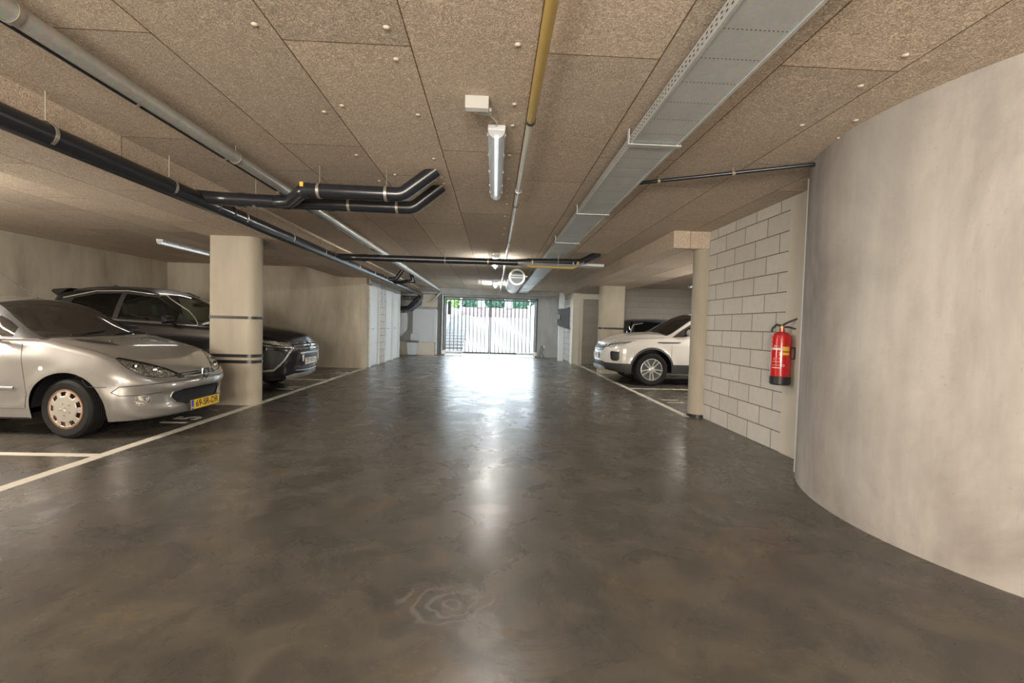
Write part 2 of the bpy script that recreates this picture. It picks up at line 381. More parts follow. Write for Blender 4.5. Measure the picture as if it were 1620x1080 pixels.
M = dict(
    floor=mat_floor(), ceil=mat_woodwool('wood_wool_board'), ceilside=mat_woodwool('wood_wool_edge', joints=False, tone=1.02),
    conc=mat_concrete('tan_concrete'), conc2=mat_concrete('round_wall_concrete', (0.24, 0.218, 0.198), (0.46, 0.435, 0.405), 0.35, 0.55, streak=0.16),
    concg=mat_concrete('grey_concrete', (0.34, 0.35, 0.34), (0.48, 0.49, 0.48)), column=mat_concrete('column_concrete', (0.33, 0.295, 0.235), (0.44, 0.40, 0.325), 0.25, 0.3),
    cream=simple('cream_plaster', (0.60, 0.57, 0.49), 0.7, nvar=0.08, nscale=3),
    blockx=mat_blocks('sand_lime_blocks', 'x', ou=0.0, oz=0.0), blocky=mat_blocks('sand_lime_blocks_back', 'y', (0.30, 0.285, 0.25), (0.33, 0.315, 0.275), 0.9, 0.2, ms=0.004, mortar=(0.24, 0.225, 0.2)),
    capm=simple('beige_cap', (0.68, 0.60, 0.50), 0.6), white=simple('white_lacquer', (0.66, 0.69, 0.70), 0.4), grey=simple('grey_panel', (0.52, 0.57, 0.62), 0.4),
    dgrey=simple('dark_grey_box', (0.10, 0.115, 0.13), 0.45), paint_line=simple('floor_marking_paint', (0.62, 0.58, 0.50), 0.5, nvar=0.14, nscale=18),
    galv=mat_galv('galvanised_steel'), tray=mat_galv('galvanised_tray', (0.66, 0.69, 0.69), 0.42, 0.45), hole=simple('punched_hole', (0.02, 0.02, 0.02), 0.9),
    pvc=simple('black_pipe', (0.018, 0.020, 0.026), 0.26, spec=0.6), zinc=simple('zinc_strap', (0.45, 0.42, 0.36), 0.4, 0.7),
    greypipe=mat_galv('weathered_grey_pipe', (0.50, 0.50, 0.47), 0.36, 0.45), yellow=simple('yellow_gas_pipe', (0.48, 0.345, 0.11), 0.35, nvar=0.1),
    palepipe=simple('pale_pipe', (0.66, 0.64, 0.55), 0.3, 0.1), brass=simple('brass', (0.55, 0.40, 0.15), 0.35, 0.8),
    bandblk=simple('black_rubber_band', (0.02, 0.02, 0.02), 0.35), rubber=simple('rubber', (0.010, 0.0095, 0.009), 0.7, spec=0.25, nvar=0.3, nscale=30),
    blackpl=simple('black_plastic', (0.022, 0.022, 0.024), 0.42), charcoal=simple('charcoal_cladding', (0.032, 0.032, 0.032), 0.5),
    chrome=simple('chrome', (0.75, 0.75, 0.74), 0.12, 1.0), alu=simple('alloy_wheel', (0.62, 0.61, 0.58), 0.3, 0.75),
    hubsilver=simple('silver_hubcap', (0.40, 0.37, 0.33), 0.35, 0.4), rust=simple('rusty_steel', (0.20, 0.09, 0.045), 0.8, nvar=0.4, nscale=40),
    silver=mat_paint('silver_metallic_paint', (0.27, 0.26, 0.245), 0.5, 0.36, 0.06), black=mat_paint('black_gloss_paint', (0.006, 0.006, 0.007), 0.0, 0.35, coat=0.45),
    whitep=mat_paint('white_car_paint', (0.50, 0.485, 0.45), 0.0, 0.35), navy=mat_paint('dark_blue_paint', (0.03, 0.04, 0.055), 0.2, 0.35),
    glass=mat_glass('car_glass', (0.62, 0.68, 0.63)), dglass=mat_glass('tinted_glass', (0.12, 0.135, 0.13), ior=1.4), sglass=mat_glass('side_glass', (0.62, 0.68, 0.65), ior=1.4), lens=mat_glass('lamp_lens', (0.98, 0.98, 0.96), ior=1.4),
    reflector=mat_facets('lamp_reflector'), mesh=mat_mesh_grille('grille_mesh'), interior=simple('car_interior', (0.045, 0.046, 0.047), 0.7),
    seat=simple('seat_fabric', (0.09, 0.10, 0.10), 0.8), plate_y=simple('yellow_plate', (0.80, 0.52, 0.03), 0.4), plate_b=simple('plate_blue', (0.02, 0.08, 0.42), 0.4),
    plate_w=simple('pale_plate', (0.72, 0.70, 0.62), 0.4), ink=simple('black_ink', (0.01, 0.01, 0.01), 0.5),
    red=simple('red_enamel', (0.55, 0.012, 0.015), 0.22, coat=0.6), ptrim=simple('grey_lower_bumper', (0.22, 0.22, 0.215), 0.5), label_w=simple('label_white', (0.75, 0.72, 0.68), 0.5), label_y=simple('label_yellow', (0.78, 0.52, 0.05), 0.5),
    amber=simple('amber', (0.7, 0.28, 0.03), 0.3), tube_off=mat_emit('lamp_tube_dim', (0.95, 0.98, 1.0), 0.22), tube_on=mat_emit('lamp_tube_lit', (1.0, 0.95, 0.88), 95.0), tube_cool=mat_emit('lamp_tube_cool', (0.86, 0.94, 1.0), 75.0), frost=mat_frost('frosted_cover'),
    gatem=simple('galvanised_gate', (0.12, 0.125, 0.13), 0.5, 0.2), leaf=simple('hedge_leaf', (0.025, 0.085, 0.050), 0.6, nvar=0.4, nscale=30),
    leafl=simple('light_leaf', (0.10, 0.19, 0.05), 0.6, nvar=0.4, nscale=30), ramp=mat_concrete('ramp_concrete', (0.20, 0.205, 0.205), (0.25, 0.255, 0.255)),
    brick=mat_blocks('pale_red_brick', 'y', (0.15, 0.118, 0.115), (0.17, 0.135, 0.132), 0.22, 0.065, mortar=(0.14, 0.12, 0.12), ms=0.006),
)
# ------------------------------------------------------------------ the building
ZC, ZS = 2.65, 2.41
def struct(mb, name, mat, **k): return tag(mb.build(name, mat, **k), kind='structure')
struct(MB().box(-9, 9, -7, 19.2, -0.2, 0), 'floor', M['floor'])
struct(MB().box(-9, 9, -7, 18.7, ZC, ZC + 0.3), 'ceiling', M['ceil'])
# boarded downstand beams over the column rows
def beam(x0, x1, y0, y1, name):
    o = struct(MB().box(x0, x1, y0, y1, ZS, ZC + 0.01), name, M['ceil'])
    return o
beam(-4.15, -2.97, -7, 18.7, 'trim_1')
beam(2.50, 3.98, 6.38, 18.7, 'trim_2')
struct(MB().box(-8.9, -8.58, -7, 12.3, 0, ZC), 'wall_left', M['conc'])
struct(MB().box(-8.9, -3.42, 12.3, 12.55, 0, ZC), 'wall_left_back', M['conc'])
struct(MB().box(-9, 9, -7.2, -6.9, 0, ZC), 'wall_rear', M['conc'])
# left storage wall along the aisle, its doors are set in it
SX = -3.40
struct(MB().box(SX - 0.25, SX, 12.55, 16.6, 0, ZS + 0.02), 'wall_left_storage', M['blockx2'] if 'blockx2' in M else M['blockx'])
struct(MB().box(-4.6, -4.4, 16.6, 18.4, 0, ZC), 'wall_left_recess', M['cream'])
struct(MB().box(-4.4, SX - 0.02, 16.45, 16.62, 0, ZC), 'wall_recess_side', M['cream'])
def storage_door(n, y0, y1):
    # steel frame, recessed leaf and the deep reveal seen beside it
    f = MB()
    f.box(SX - 0.06, SX + 0.035, y0 - 0.06, y0, 0, 2.28); f.box(SX - 0.06, SX + 0.035, y1, y1 + 0.06, 0, 2.28)
    f.box(SX - 0.06, SX + 0.035, y0 - 0.06, y1 + 0.06, 2.22, 2.34)
    d = tag(f.build('door_%d' % n, M['white'], bevel=0.004), kind='structure')
    MB().box(SX - 0.01, SX + 0.018, y0, y1 - 0.22, 0.03, 2.22).build('door_leaf', M['white'], d)
    MB().box(SX - 0.01, SX + 0.004, y1 - 0.22, y1, 0.0, 2.22).build('side_panel', M['cream'], d)
    h = MB(); h.tube([(SX + 0.018, y0 + 0.09, 1.05), (SX + 0.07, y0 + 0.09, 1.05), (SX + 0.07, y0 + 0.20, 1.05)], 0.010, 8)
    h.build('door_handle', M['galv'], d, smooth=40)
storage_door(1, 12.62, 13.50); storage_door(2, 14.42, 15.30); storage_door(3, 15.48, 16.32)
# gate wall (opening between -2.0 and 1.66)
GY = 18.25
gw = MB(); gw.box(-4.4, -2.06, GY, GY + 0.3, 0, ZC); gw.box(1.74, 3.4, GY, GY + 0.3, 0, ZC); gw.box(-2.06, 1.74, GY, GY + 0.3, 2.34, ZC)
struct(gw, 'wall_front', M['concg'])
struct(MB().box(-4.4, 3.3, GY - 0.16, GY, 2.42, ZC), 'trim_3', M['concg'])
# right side of the aisle near the gate
struct(MB().box(2.72, 2.95, 15.6, GY, 0, ZC), 'wall_right_front', M['blockx'])
struct(MB().box(2.66, 2.9, 15.42, 15.85, 0, ZC), 'trim_4', M['cream'])
bw = MB(); bw.box(2.9, 8.9, 15.6, 15.85, 0, ZC)
struct(bw, 'wall_right_bays_back', M['blocky'])
fr = MB(); fr.box(2.92, 3.02, 15.5, 15.6, 0, 2.40); fr.box(4.05, 4.15, 15.5, 15.6, 0, 2.40); fr.box(3.022, 4.048, 15.502, 15.6, 2.22, 2.40)
struct(fr, 'trim_5', M['cream'])
struct(MB().box(8.6, 8.9, 6.4, 15.6, 0, ZC), 'wall_right', M['blockx'])
# wall between the ramp side and the right bays, ends in the half round pier
struct(MB().box(3.30, 8.9, 6.36, 6.66, 0, ZC), 'wall_right_bays_side', M['conc'])
struct(MB().box(3.02, 3.22, 4.62, 6.42, 0, ZC), 'wall_right_blocks', M['blockx'])
struct(MB().box(3.02, 3.26, 3.2, 4.62, 0, ZC), 'trim_6', M['cream'])
# rounded concrete wall
pts = []
cxx, cyy, rr = 4.15, 2.9, 1.76
outer = [(cxx + rr * math.cos(R(a)), cyy + rr * math.sin(R(a))) for a in range(95, 266, 3)]
inner = [(cxx + (rr - 0.22) * math.cos(R(a)), cyy + (rr - 0.22) * math.sin(R(a))) for a in range(265, 94, -3)]
struct(MB().prism(outer + inner, 'z', 0, ZC + 0.01), 'wall_right_round', M['conc2'], smooth=35)
struct(MB().box(3.95, 4.2, -7, 1.2, 0, ZC), 'wall_right_rear', M['conc'])
# thin white edge strip on the round wall's far side
ang = R(139); ex, ey = cxx + (rr + 0.006) * math.cos(ang), cyy + (rr + 0.006) * math.sin(ang)
def arc_strip(a0, a1, r0, r1, z0, z1):
    n = 8
    o_ = [(cxx + r1 * math.cos(a0 + (a1 - a0) * i / n), cyy + r1 * math.sin(a0 + (a1 - a0) * i / n)) for i in range(n + 1)]
    i_ = [(cxx + r0 * math.cos(a1 - (a1 - a0) * i / n), cyy + r0 * math.sin(a1 - (a1 - a0) * i / n)) for i in range(n + 1)]
    return MB().prism(o_ + i_, 'z', z0, z1)
struct(arc_strip(R(134), R(143.0), rr - 0.01, rr + 0.012, 0, 2.62), 'trim_7', M['white'])

# columns with rounded aisle ends and black protective bands
def rounded(x0, x1, y0, y1, side):
    # side +1: round end towards +x ; -1 towards -x
    r = (y1 - y0) / 2; cy = (y0 + y1) / 2; p = []
    if side > 0:
        p = [(x0, y0)] + [(x1 - r + r * math.cos(R(a)), cy + r * math.sin(R(a))) for a in range(-90, 91, 10)] + [(x0, y1)]
    else:
        p = [(x1, y1)] + [(x0 + r + r * math.cos(R(a)), cy + r * math.sin(R(a))) for a in range(90, 271, 10)] + [(x1, y0)]
    return p
def column(x0, x1, y0, y1, side, bands, label, top=ZS + 0.01):
    root = empty('concrete_column', ((x0 + x1) / 2, (y0 + y1) / 2, 0), label, 'column')
    MB().prism(rounded(x0, x1, y0, y1, side), 'z', 0, top).build('shaft', M['column'], root, smooth=30)
    e = 0.006
    for (za, zb) in bands:
        MB().prism(rounded(x0 - e, x1 + e, y0 - e, y1 + e, side), 'z', za, zb).build('band', M['bandblk'], root, smooth=30)
    return root
column(-4.05, -3.40, 6.65, 6.95, 1, [(1.235, 1.275), (0.685, 0.73), (0.60, 0.645)], 'tall tan concrete column with three black bands between the silver and the black car')
column(2.88, 3.56, 12.40, 12.68, -1, [(1.22, 1.27), (0.68, 0.73), (0.60, 0.64)], 'pale concrete column with a black band behind the nose of the white car')
column(2.86, 3.32, 6.37, 6.65, -1, [(0.0, 0.045)], 'round ended tan concrete pier at the end of the pale block wall')

# ------------------------------------------------------------------ floor paint
def flat(name, poly, label, cat, group=None):
    return tag(MB().prism(poly, 'z', 0.0, 0.003).build(name, M['paint_line']), label, cat, group)
def rect(x0, x1, y0, y1): return [(x0, y0), (x1, y0), (x1, y1), (x0, y1)]
flat('floor_line', rect(-3.49, -3.39, -3, 12.28), 'long painted line running past the left parking bays', 'floor marking')
flat('floor_line', rect(2.79, 2.88, 6.45, 15.55), 'long painted line running past the right parking bays', 'floor marking')
for y, lb in ((4.13, 'cross line at the near edge of the silver car\'s bay'), (9.66, 'short cross line between bays just beyond the black car')):
    flat('floor_line', rect(-8.4, -3.49, y - 0.04, y + 0.04), 'painted ' + lb, 'floor marking')
for y, lb in ((9.42, 'cross line on the near side of the white car'), (12.54, 'cross line on the far side of the white car')):
    flat('floor_line', rect(2.88 if y < 12 else 3.58, 8.4, y - 0.035, y + 0.035), 'painted ' + lb, 'floor marking')
def number(s, x, y, side, label, size=0.42):
    up = Vector((-1, 0, 0)) if side < 0 else Vector((1, 0, 0)); rt = Vector((0, 1, 0)) if side < 0 else Vector((0, -1, 0))
    root = empty('bay_number', (x, y, 0), label, 'floor marking')
    for k, ch in enumerate(s):
        text_mesh('digit', ch, size, M['paint_line'], root, frame(rt * ((k - 0.5) * size * 0.62) + Vector((0, 0, 0.0025)), rt, up), 0.001, weight=0.006)
number('15', -3.72, 5.60, -1, 'number 15 painted on the floor under the silver car\'s front bumper')
number('14', -3.70, 8.40, -1, 'number 14 painted on the floor before the black car')
number('13', -3.62, 11.0, -1, 'number 13 painted on the floor of the empty far left bay')
number('11', 3.14, 7.82, 1, 'number 11 painted on the floor of the empty right bay')

# ------------------------------------------------------------------ pipes
def ring(mb, c, axis, r, w_, t=0.004, n=20):
    prof = [(r, -w_ / 2), (r + t, -w_ / 2), (r + t, w_ / 2), (r, w_ / 2)]
    return mb.lathe(prof, c, axis, n, closed=True)
def hanger(parent, c, axis, r, top=ZC, mat='zinc', w_=0.025):
    m = MB(); ring(m, c, axis, r, w_); m.tube([(c[0], c[1], c[2] + r), (c[0], c[1], top)], 0.004, 6)
    m.build('pipe_clamp', M[mat], parent, smooth=40)
def coupling(parent, c, axis, r, mat='bandblk', w_=0.03, t=0.006):
    m = MB(); ring(m, c, axis, r, w_, t); m.build('coupling', M[mat], parent, smooth=40)
# main black waste pipe below the left beam
px, pz, pr = -2.88, 2.385, 0.074
root = empty('waste_pipe', (px, 6, pz), 'thick black waste pipe running along the left beam into the distance', 'pipe')
MB().tube([(px, -4, pz), (px, 16.3, pz - 0.02), (px + 0.04, 17.4, pz - 0.02), (px, 17.75, pz - 0.08), (px - 0.45, 17.8, pz - 0.55), (px - 0.9, 17.8, pz - 0.6)], pr, 24).build('pipe_run', M['pvc'], root, smooth=50)
for y in (0.5, 2.0, 3.05, 4.15, 5.3, 6.5, 7.7, 9.6, 10.8, 12.0, 13.4, 14.8, 16.0): hanger(root, (px, y, pz), 'y', pr + 0.002, ZS if False else ZC)
for y in (4.78, 5.05, 8.1, 8.85, 11.6, 12.9): coupling(root, (px, y, pz), 'y', pr)
# thick grey pipe and its thin companion
px, pz, pr = -2.145, 2.555, 0.047
root = empty('grey_pipe', (px, 6, pz), 'weathered grey pipe under the ceiling left of the aisle', 'pipe')
MB().tube([(px, -4, pz), (px, 17.7, pz), (px, 18.0, pz - 0.08), (px - 0.30, 18.0, pz - 0.45)], pr, 20).build('pipe_run', M['greypipe'], root, smooth=50)
for y in (0.6, 2.12, 3.85, 5.3, 6.6, 7.9, 9.4, 11.0, 12.6, 14.4, 16.2): hanger(root, (px, y, pz), 'y', pr + 0.002)
root = empty('thin_black_pipe', (px - 0.058, 6, 2.533), 'thin black pipe clipped along the left side of the weathered grey pipe', 'pipe')
MB().tube([(px - 0.058, -4, 2.533), (px - 0.058, 17.6, 2.533)], 0.015, 12).build('pipe_run', M['pvc'], root, smooth=50)
for y in (2.05, 2.9, 3.8, 4.7, 5.6, 6.5, 7.6, 9, 10.5, 12): hanger(root, (px - 0.058, y, 2.533), 'y', 0.016, w_=0.018)
def arc(p0, p1, p2, n=5, k=0.5):
    # rounded corner at p1 between p0 and p2
    p0, p1, p2 = map(Vector, (p0, p1, p2)); a = p1 + (p0 - p1).normalized() * k; b = p1 + (p2 - p1).normalized() * k
    return [a * (1 - t) ** 2 + p1 * 2 * t * (1 - t) + b * t * t for t in [i / n for i in range(n + 1)]]
# near branch pair
bz = 2.425
root = empty('branch_pipe', (-2.0, 4.6, bz), 'near black branch drain splitting in two below the ceiling', 'pipe')
m = MB(); a = [(-2.88, 4.52, 2.40)] + arc((-2.88, 4.52, 2.40), (-2.76, 4.66, bz), (-2.4, 4.70, bz), 4, 0.10) + [(-2.0, 4.72, bz)]
m.tube(a + arc((-1.6, 4.72, bz), (-0.86, 4.74, bz), (-0.60, 4.75, ZC), 3, 0.05) + [(-0.575, 4.75, ZC + 0.01)], 0.064, 20)
m.build('lower_run', M['pvc'], root, smooth=50)
m = MB(); m.tube([(-2.25, 4.71, bz), (-2.05, 4.66, bz)] + arc((-2.05, 4.66, bz), (-1.76, 4.25, bz), (-1.4, 4.25, bz), 4, 0.07) + arc((-1.4, 4.25, bz), (-0.88, 4.27, bz), (-0.60, 4.27, ZC), 3, 0.05) + [(-0.575, 4.27, ZC + 0.01)], 0.064, 20)
m.build('upper_run', M['pvc'], root, smooth=50)
for c in ((-2.42, 4.70), (-1.50, 4.73), (-1.02, 4.74)): hanger(root, (c[0], c[1], bz), 'x', 0.066)
for c in ((-1.62, 4.25), (-1.02, 4.26)): hanger(root, (c[0], c[1], bz), 'x', 0.066)
for c in ((-2.55, 4.69), (-2.12, 4.71), (-1.74, 4.26), (-1.68, 4.72)): coupling(root, (c[0], c[1], bz), 'x', 0.064, 'pvc', 0.06, 0.007)
MB().box(-1.77, -1.74, 4.18, 4.195, 2.44, 2.48).build('sticker', M['label_y'], root)
# long crossing drain
root = empty('crossing_pipe', (0, 8.6, 2.44), 'long black drain crossing the whole aisle below the ceiling', 'pipe')
m = MB(); m.tube([(-2.88, 8.40, 2.40)] + arc((-2.88, 8.40, 2.40), (-2.70, 8.58, 2.43), (-2.3, 8.60, 2.43), 4, 0.12) + [(0.35, 8.60, 2.435)] + arc((0.35, 8.6, 2.435), (0.55, 8.6, 2.45), (0.9, 8.6, 2.49), 3, 0.1) + arc((0.9, 8.6, 2.49), (1.60, 8.6, 2.48), (1.92, 8.6, ZC), 3, 0.06) + [(1.95, 8.6, ZC + 0.01)], 0.062, 20)
m.build('pipe_run', M['pvc'], root, smooth=50)
for x in (-2.35, -1.7, -0.95, -0.15, 0.68, 1.45): hanger(root, (x, 8.6, 2.45 if x > 0.5 else 2.433), 'x', 0.064)
for x in (-2.45, 0.62): coupling(root, (x, 8.6, 2.455 if x > 0.5 else 2.43), 'x', 0.062, 'pvc', 0.07, 0.008)
# far branch
root = empty('forked_pipe', (-2.6, 12.6, 2.4), 'small black forked drain far down on the left pipe', 'pipe')
m = MB()
m.tube([(-2.88, 12.30, 2.39), (-2.72, 12.4, 2.40), (-2.66, 12.4, 2.43), (-2.50, 12.4, ZC)], 0.055, 14)
m.tube([(-2.80, 12.9, 2.36), (-2.62, 12.85, 2.36), (-2.46, 12.8, 2.40), (-2.28, 12.8, 2.40), (-2.36, 12.8, ZC)], 0.05, 14)
m.build('pipe_run', M['pvc'], root, smooth=50)
hanger(root, (-2.42, 12.81, 2.40), 'x', 0.052)
# yellow gas pipe, pale beyond the first coupling
gx, gz = 0.20, 2.575
root = empty('gas_pipe', (gx, 4, gz), 'yellow then pale gas pipe running down the middle of the ceiling', 'pipe')
MB().tube([(gx, -4, gz), (gx, 2.98, gz)], 0.028, 16).build('yellow_run', M['yellow'], root, smooth=60)
MB().tube([(gx, 2.98, gz), (gx, 18.1, gz)], 0.024, 16).build('pale_run', M['palepipe'], root, smooth=60)
for y in (2.98, 5.05, 7.2, 9.8, 12.2, 14.5): hanger(root, (gx, y, gz), 'y', 0.029, mat='bandblk', w_=0.03)
for y in (4.55, 9.1): coupling(root, (gx, y, gz), 'y', 0.025, 'galv', 0.08, 0.006)
root = empty('yellow_branch_pipe', (1.0, 8.42, 2.33), 'short yellow pipe tucked under the right end of the crossing drain', 'pipe')
MB().tube([(0.58, 8.42, 2.36), (0.66, 8.42, 2.345), (1.42, 8.42, 2.345), (1.50, 8.42, 2.39), (1.52, 8.42, 2.46)], 0.022, 12).build('pipe_run', M['yellow'], root, smooth=60)
hanger(root, (1.15, 8.42, 2.345), 'x', 0.023)
for k, dz in enumerate((2.395, 2.37)):
    tag(MB().tube([(0.40, 8.35, dz + 0.01), (0.6, 8.35, dz), (1.5, 8.35, dz), (1.62, 8.35, dz + 0.05)], 0.008, 8).build('conduit', M['galv'], smooth=60), ('upper' if k == 0 else 'lower') + ' of two thin silver conduits below the right end of the crossing drain', 'conduit')
root = empty('short_cable_tray', (1.85, 8.95, 2.42), 'short grey cable tray hanging at the right end of the crossing drain', 'cable tray')
MB().box(1.38, 2.12, 8.9, 9.08, 2.44, 2.45).box(1.38, 2.12, 8.9, 8.905, 2.44, 2.50).build('tray', M['tray'], root)
MB().tube([(1.95, 8.99, 2.44), (1.95, 8.99, ZC)], 0.005, 6).build('hanger', M['zinc'], root)
# dark conduit from the tray to the round wall
root = empty('wall_conduit', (2.0, 3.85, 2.6), 'dark conduit running from the perforated tray to the round wall', 'conduit')
MB().tube([(1.20, 4.27, 2.60), (1.9, 3.92, 2.605), (2.50, 3.62, 2.61), (2.60, 3.60, 2.61)], 0.016, 10).build('pipe_run', M['pvc'], root, smooth=60)
for t in (0.2, 0.62): hanger(root, (1.20 + 1.30 * t, 4.27 - 0.65 * t, 2.603), 'x', 0.017)
# perforated cable duct: channels with punched rows, clamps and hangers
root = empty('cable_duct', (1.09, 5, 2.55), 'wide galvanised perforated cable duct along the right of the aisle ceiling', 'cable duct')
dx0, dx1, db, dt = 0.925, 1.262, 2.553, 2.615
segs = [-4.0, 0.2, 3.22, 5.22, 7.05, 9.6, 12.2, 14.2, 16.2, 18.0]
for i in range(len(segs) - 1):
    y0, y1 = segs[i] + 0.004, segs[i + 1] - 0.004
    m = MB(); m.prism([(dx0, dt), (dx0, db), (dx1, db), (dx1, dt), (dx1 - 0.003, dt), (dx1 - 0.003, db + 0.003), (dx0 + 0.003, db + 0.003), (dx0 + 0.003, dt)], 'y', y0, y1)
    for x in (dx0 + 0.006, dx1 - 0.006): m.box(x - 0.008, x + 0.008, y0, y1, db - 0.007, db + 0.002)
    seg = m.build('duct_section', M['tray'], root)
    h = MB()
    y = y0 + 0.045
    while y < min(y1 - 0.02, 9):
        for k in range(15): 
            x = dx0 + 0.03 + k * (dx1 - dx0 - 0.06) / 14
            h.add([(x - 0.0035, y - 0.003, db - 0.0006), (x + 0.0035, y - 0.003, db - 0.0006), (x + 0.0035, y + 0.003, db - 0.0006), (x - 0.0035, y + 0.003, db - 0.0006)], [(0, 3, 2, 1)])
        y += 0.215
    y = y0 + 0.02
    while y < min(y1, 7.5):
        for z in (db + 0.02, db + 0.042):
            h.add([(dx0 - 0.0006, y - 0.009, z - 0.004), (dx0 - 0.0006, y + 0.009, z - 0.004), (dx0 - 0.0006, y + 0.009, z + 0.004), (dx0 - 0.0006, y - 0.009, z + 0.004)], [(0, 1, 2, 3)])
        y += 0.045
    if h.v:
        seg.data.materials.append(M['hole']); off = wloc(root)
        bm = bmesh.new(); bm.from_mesh(seg.data)
        hv = [bm.verts.new(Vector(v) - off) for v in h.v]
        for f in h.f: bm.faces.new([hv[i_] for i_ in f]).material_index = 1
        bm.to_mesh(seg.data); bm.free()
for y in segs[1:]:
    m = MB(); m.box(dx0 - 0.025, dx1 + 0.02, y - 0.022, y + 0.022, db - 0.013, db - 0.007)
    m.box(dx0 - 0.02, dx0 - 0.014, y - 0.02, y + 0.02, db - 0.012, ZC); m.box(dx1 + 0.008, dx1 + 0.014, y - 0.02, y + 0.02, db - 0.012, ZC)
    m.build('clamp', M['tray'], root)
# round ventilation duct
root = empty('ventilation_duct', (0.52, 12, 2.42), 'round silver ventilation duct with a dark open mouth above the gate', 'duct')
m = MB(); m.lathe([(0.155, 11.1), (0.20, 11.1), (0.205, 11.13), (0.20, 11.16), (0.20, 13.9), (0.155, 13.9)], (0.52, 0, 2.43), 'y', 32)
m.f = m.f[:-2]; m.build('casing', M['tray'], root, smooth=40)
MB().lathe([(0.155, 11.12), (0.155, 13.8)], (0.52, 0, 2.43), 'y', 32).build('dark_throat', M['dgrey'], root, smooth=40)
for y in (11.7, 12.3, 12.9, 13.5):
    m = MB(); ring(m, (0.52, y, 2.43), 'y', 0.20, 0.02, 0.006); m.build('seam_ring', M['galv'], root, smooth=40)
m = MB(); m.box(0.37, 0.67, 11.105, 11.112, 2.41, 2.425); m.box(0.37, 0.67, 11.105, 11.112, 2.47, 2.482); m.box(0.69, 0.78, 11.15, 11.18, 2.44, 2.47)
m.build('louvre', M['galv'], root)

# ------------------------------------------------------------------ ceiling lamps
def batten(x, y0, y1, lit, label, bodyonly=False, z=ZC, w_=0.062):
    root = empty('ceiling_lamp', (x, (y0 + y1) / 2, z), label, 'lamp')
    yy = (y0, y1)
    MB().box(x - w_, x + w_, y0, y1, z - 0.045, z - 0.004).build('housing', M['white'], root, bevel=0.008)
    n = 10; prof = [(x + (w_ - 0.004) * math.cos(R(a)), z - 0.045 - 0.055 * math.sin(R(a))) for a in range(0, 181, 15)]
    m = MB(); m.prism(prof, 'y', y0 + 0.006, y1 - 0.006); m.build('diffuser', M['lampglass'] if lit else M['frost'], root, smooth=40)
    MB().tube([(x, y0 + 0.07, z - 0.068), (x, y1 - 0.07, z - 0.068)], 0.016, 10).build('tube', M['tube_cool' if lit == 2 else 'tube_on'] if lit else M['tube_off'], root, smooth=60)
    for s in (-1, 1):
        for t in (0.06, 0.3, 0.55, 0.8, 0.94):
            yc = y0 + (y1 - y0) * t
            MB().box(x + s * w_ - 0.004, x + s * w_ + 0.004, yc - 0.015, yc + 0.015, z - 0.055, z - 0.03).build('clip', M['galv'], root)
    return root
M['lampglass'] = mat_glass('lamp_cover', (0.86, 0.88, 0.88), 0.08)
batten(-0.02, 3.22, 4.80, False, 'long strip lamp in a clear cover beside the gas pipe on the near ceiling')
batten(-0.02, 9.15, 10.55, True, 'lit strip lamp above and beyond the long crossing drain')
batten(0.0, 14.6, 16.1, 2, 'farthest strip lamp near the round ventilation duct')
batten(-6.14, 8.6, 10.1, False, 'strip lamp over the black car at the back of the left bays')
batten(6.0, 12.9, 13.9, False, 'strip lamp high over the right bays behind the round ended pier')
M['emerg'] = simple('grey_white_plastic', (0.45, 0.45, 0.43), 0.4)
# emergency light
root = empty('emergency_light', (-0.14, 2.92, ZC), 'square white emergency spotlight ahead of the near strip lamp', 'lamp')
MB().prism([(2.84, ZC), (2.84, ZC - 0.075), (2.875, ZC - 0.085), (2.99, ZC - 0.025), (2.99, ZC)], 'x', -0.215, -0.07).build('housing', M['emerg'], root, bevel=0.003)
MB().lathe([(0.020, 0.0), (0.024, 0.012), (0.012, 0.014), (0.0, 0.016)], (-0.142, 2.925, ZC - 0.072), 'z', 16).build('lens', M['lampgreen'] if 'lampgreen' in M else M['brass'], root, smooth=40)
MB().box(-0.13, -0.055, 3.0, 3.06, ZC - 0.02, ZC).build('junction', M['white'], root)
tag(MB().tube([(-0.08, 3.06, ZC - 0.01), (-0.05, 3.12, ZC - 0.008), (-0.02, 3.17, ZC - 0.012), (-0.02, 3.23, ZC - 0.02)], 0.006, 8).build('lamp_cable', M['cream'], smooth=60), 'short curved cable between the emergency spotlight and the near strip lamp', 'cable')
def detector(x, y, label, r=0.055, h=0.06, mat='white'):
    root = empty('ceiling_sensor', (x, y, ZC), label, 'sensor')
    MB().lathe([(r * 0.9, 0), (r * 0.9, -0.02), (0.0, -0.02)], (x, y, ZC), 'z', 20).build('base', M['white'], root, smooth=40)
    MB().lathe([(r * 0.7, -0.02), (r * 0.75, -h + 0.01), (r * 0.45, -h), (0, -h - 0.004)], (x, y, ZC), 'z', 20).build('cap', M[mat], root, smooth=40)
detector(0.0, 8.95, 'white round sensor on the ceiling just above the crossing drain', 0.07, 0.09)
detector(-0.55, 14.3, 'small white round sensor near the far strip lamp', 0.07, 0.09)
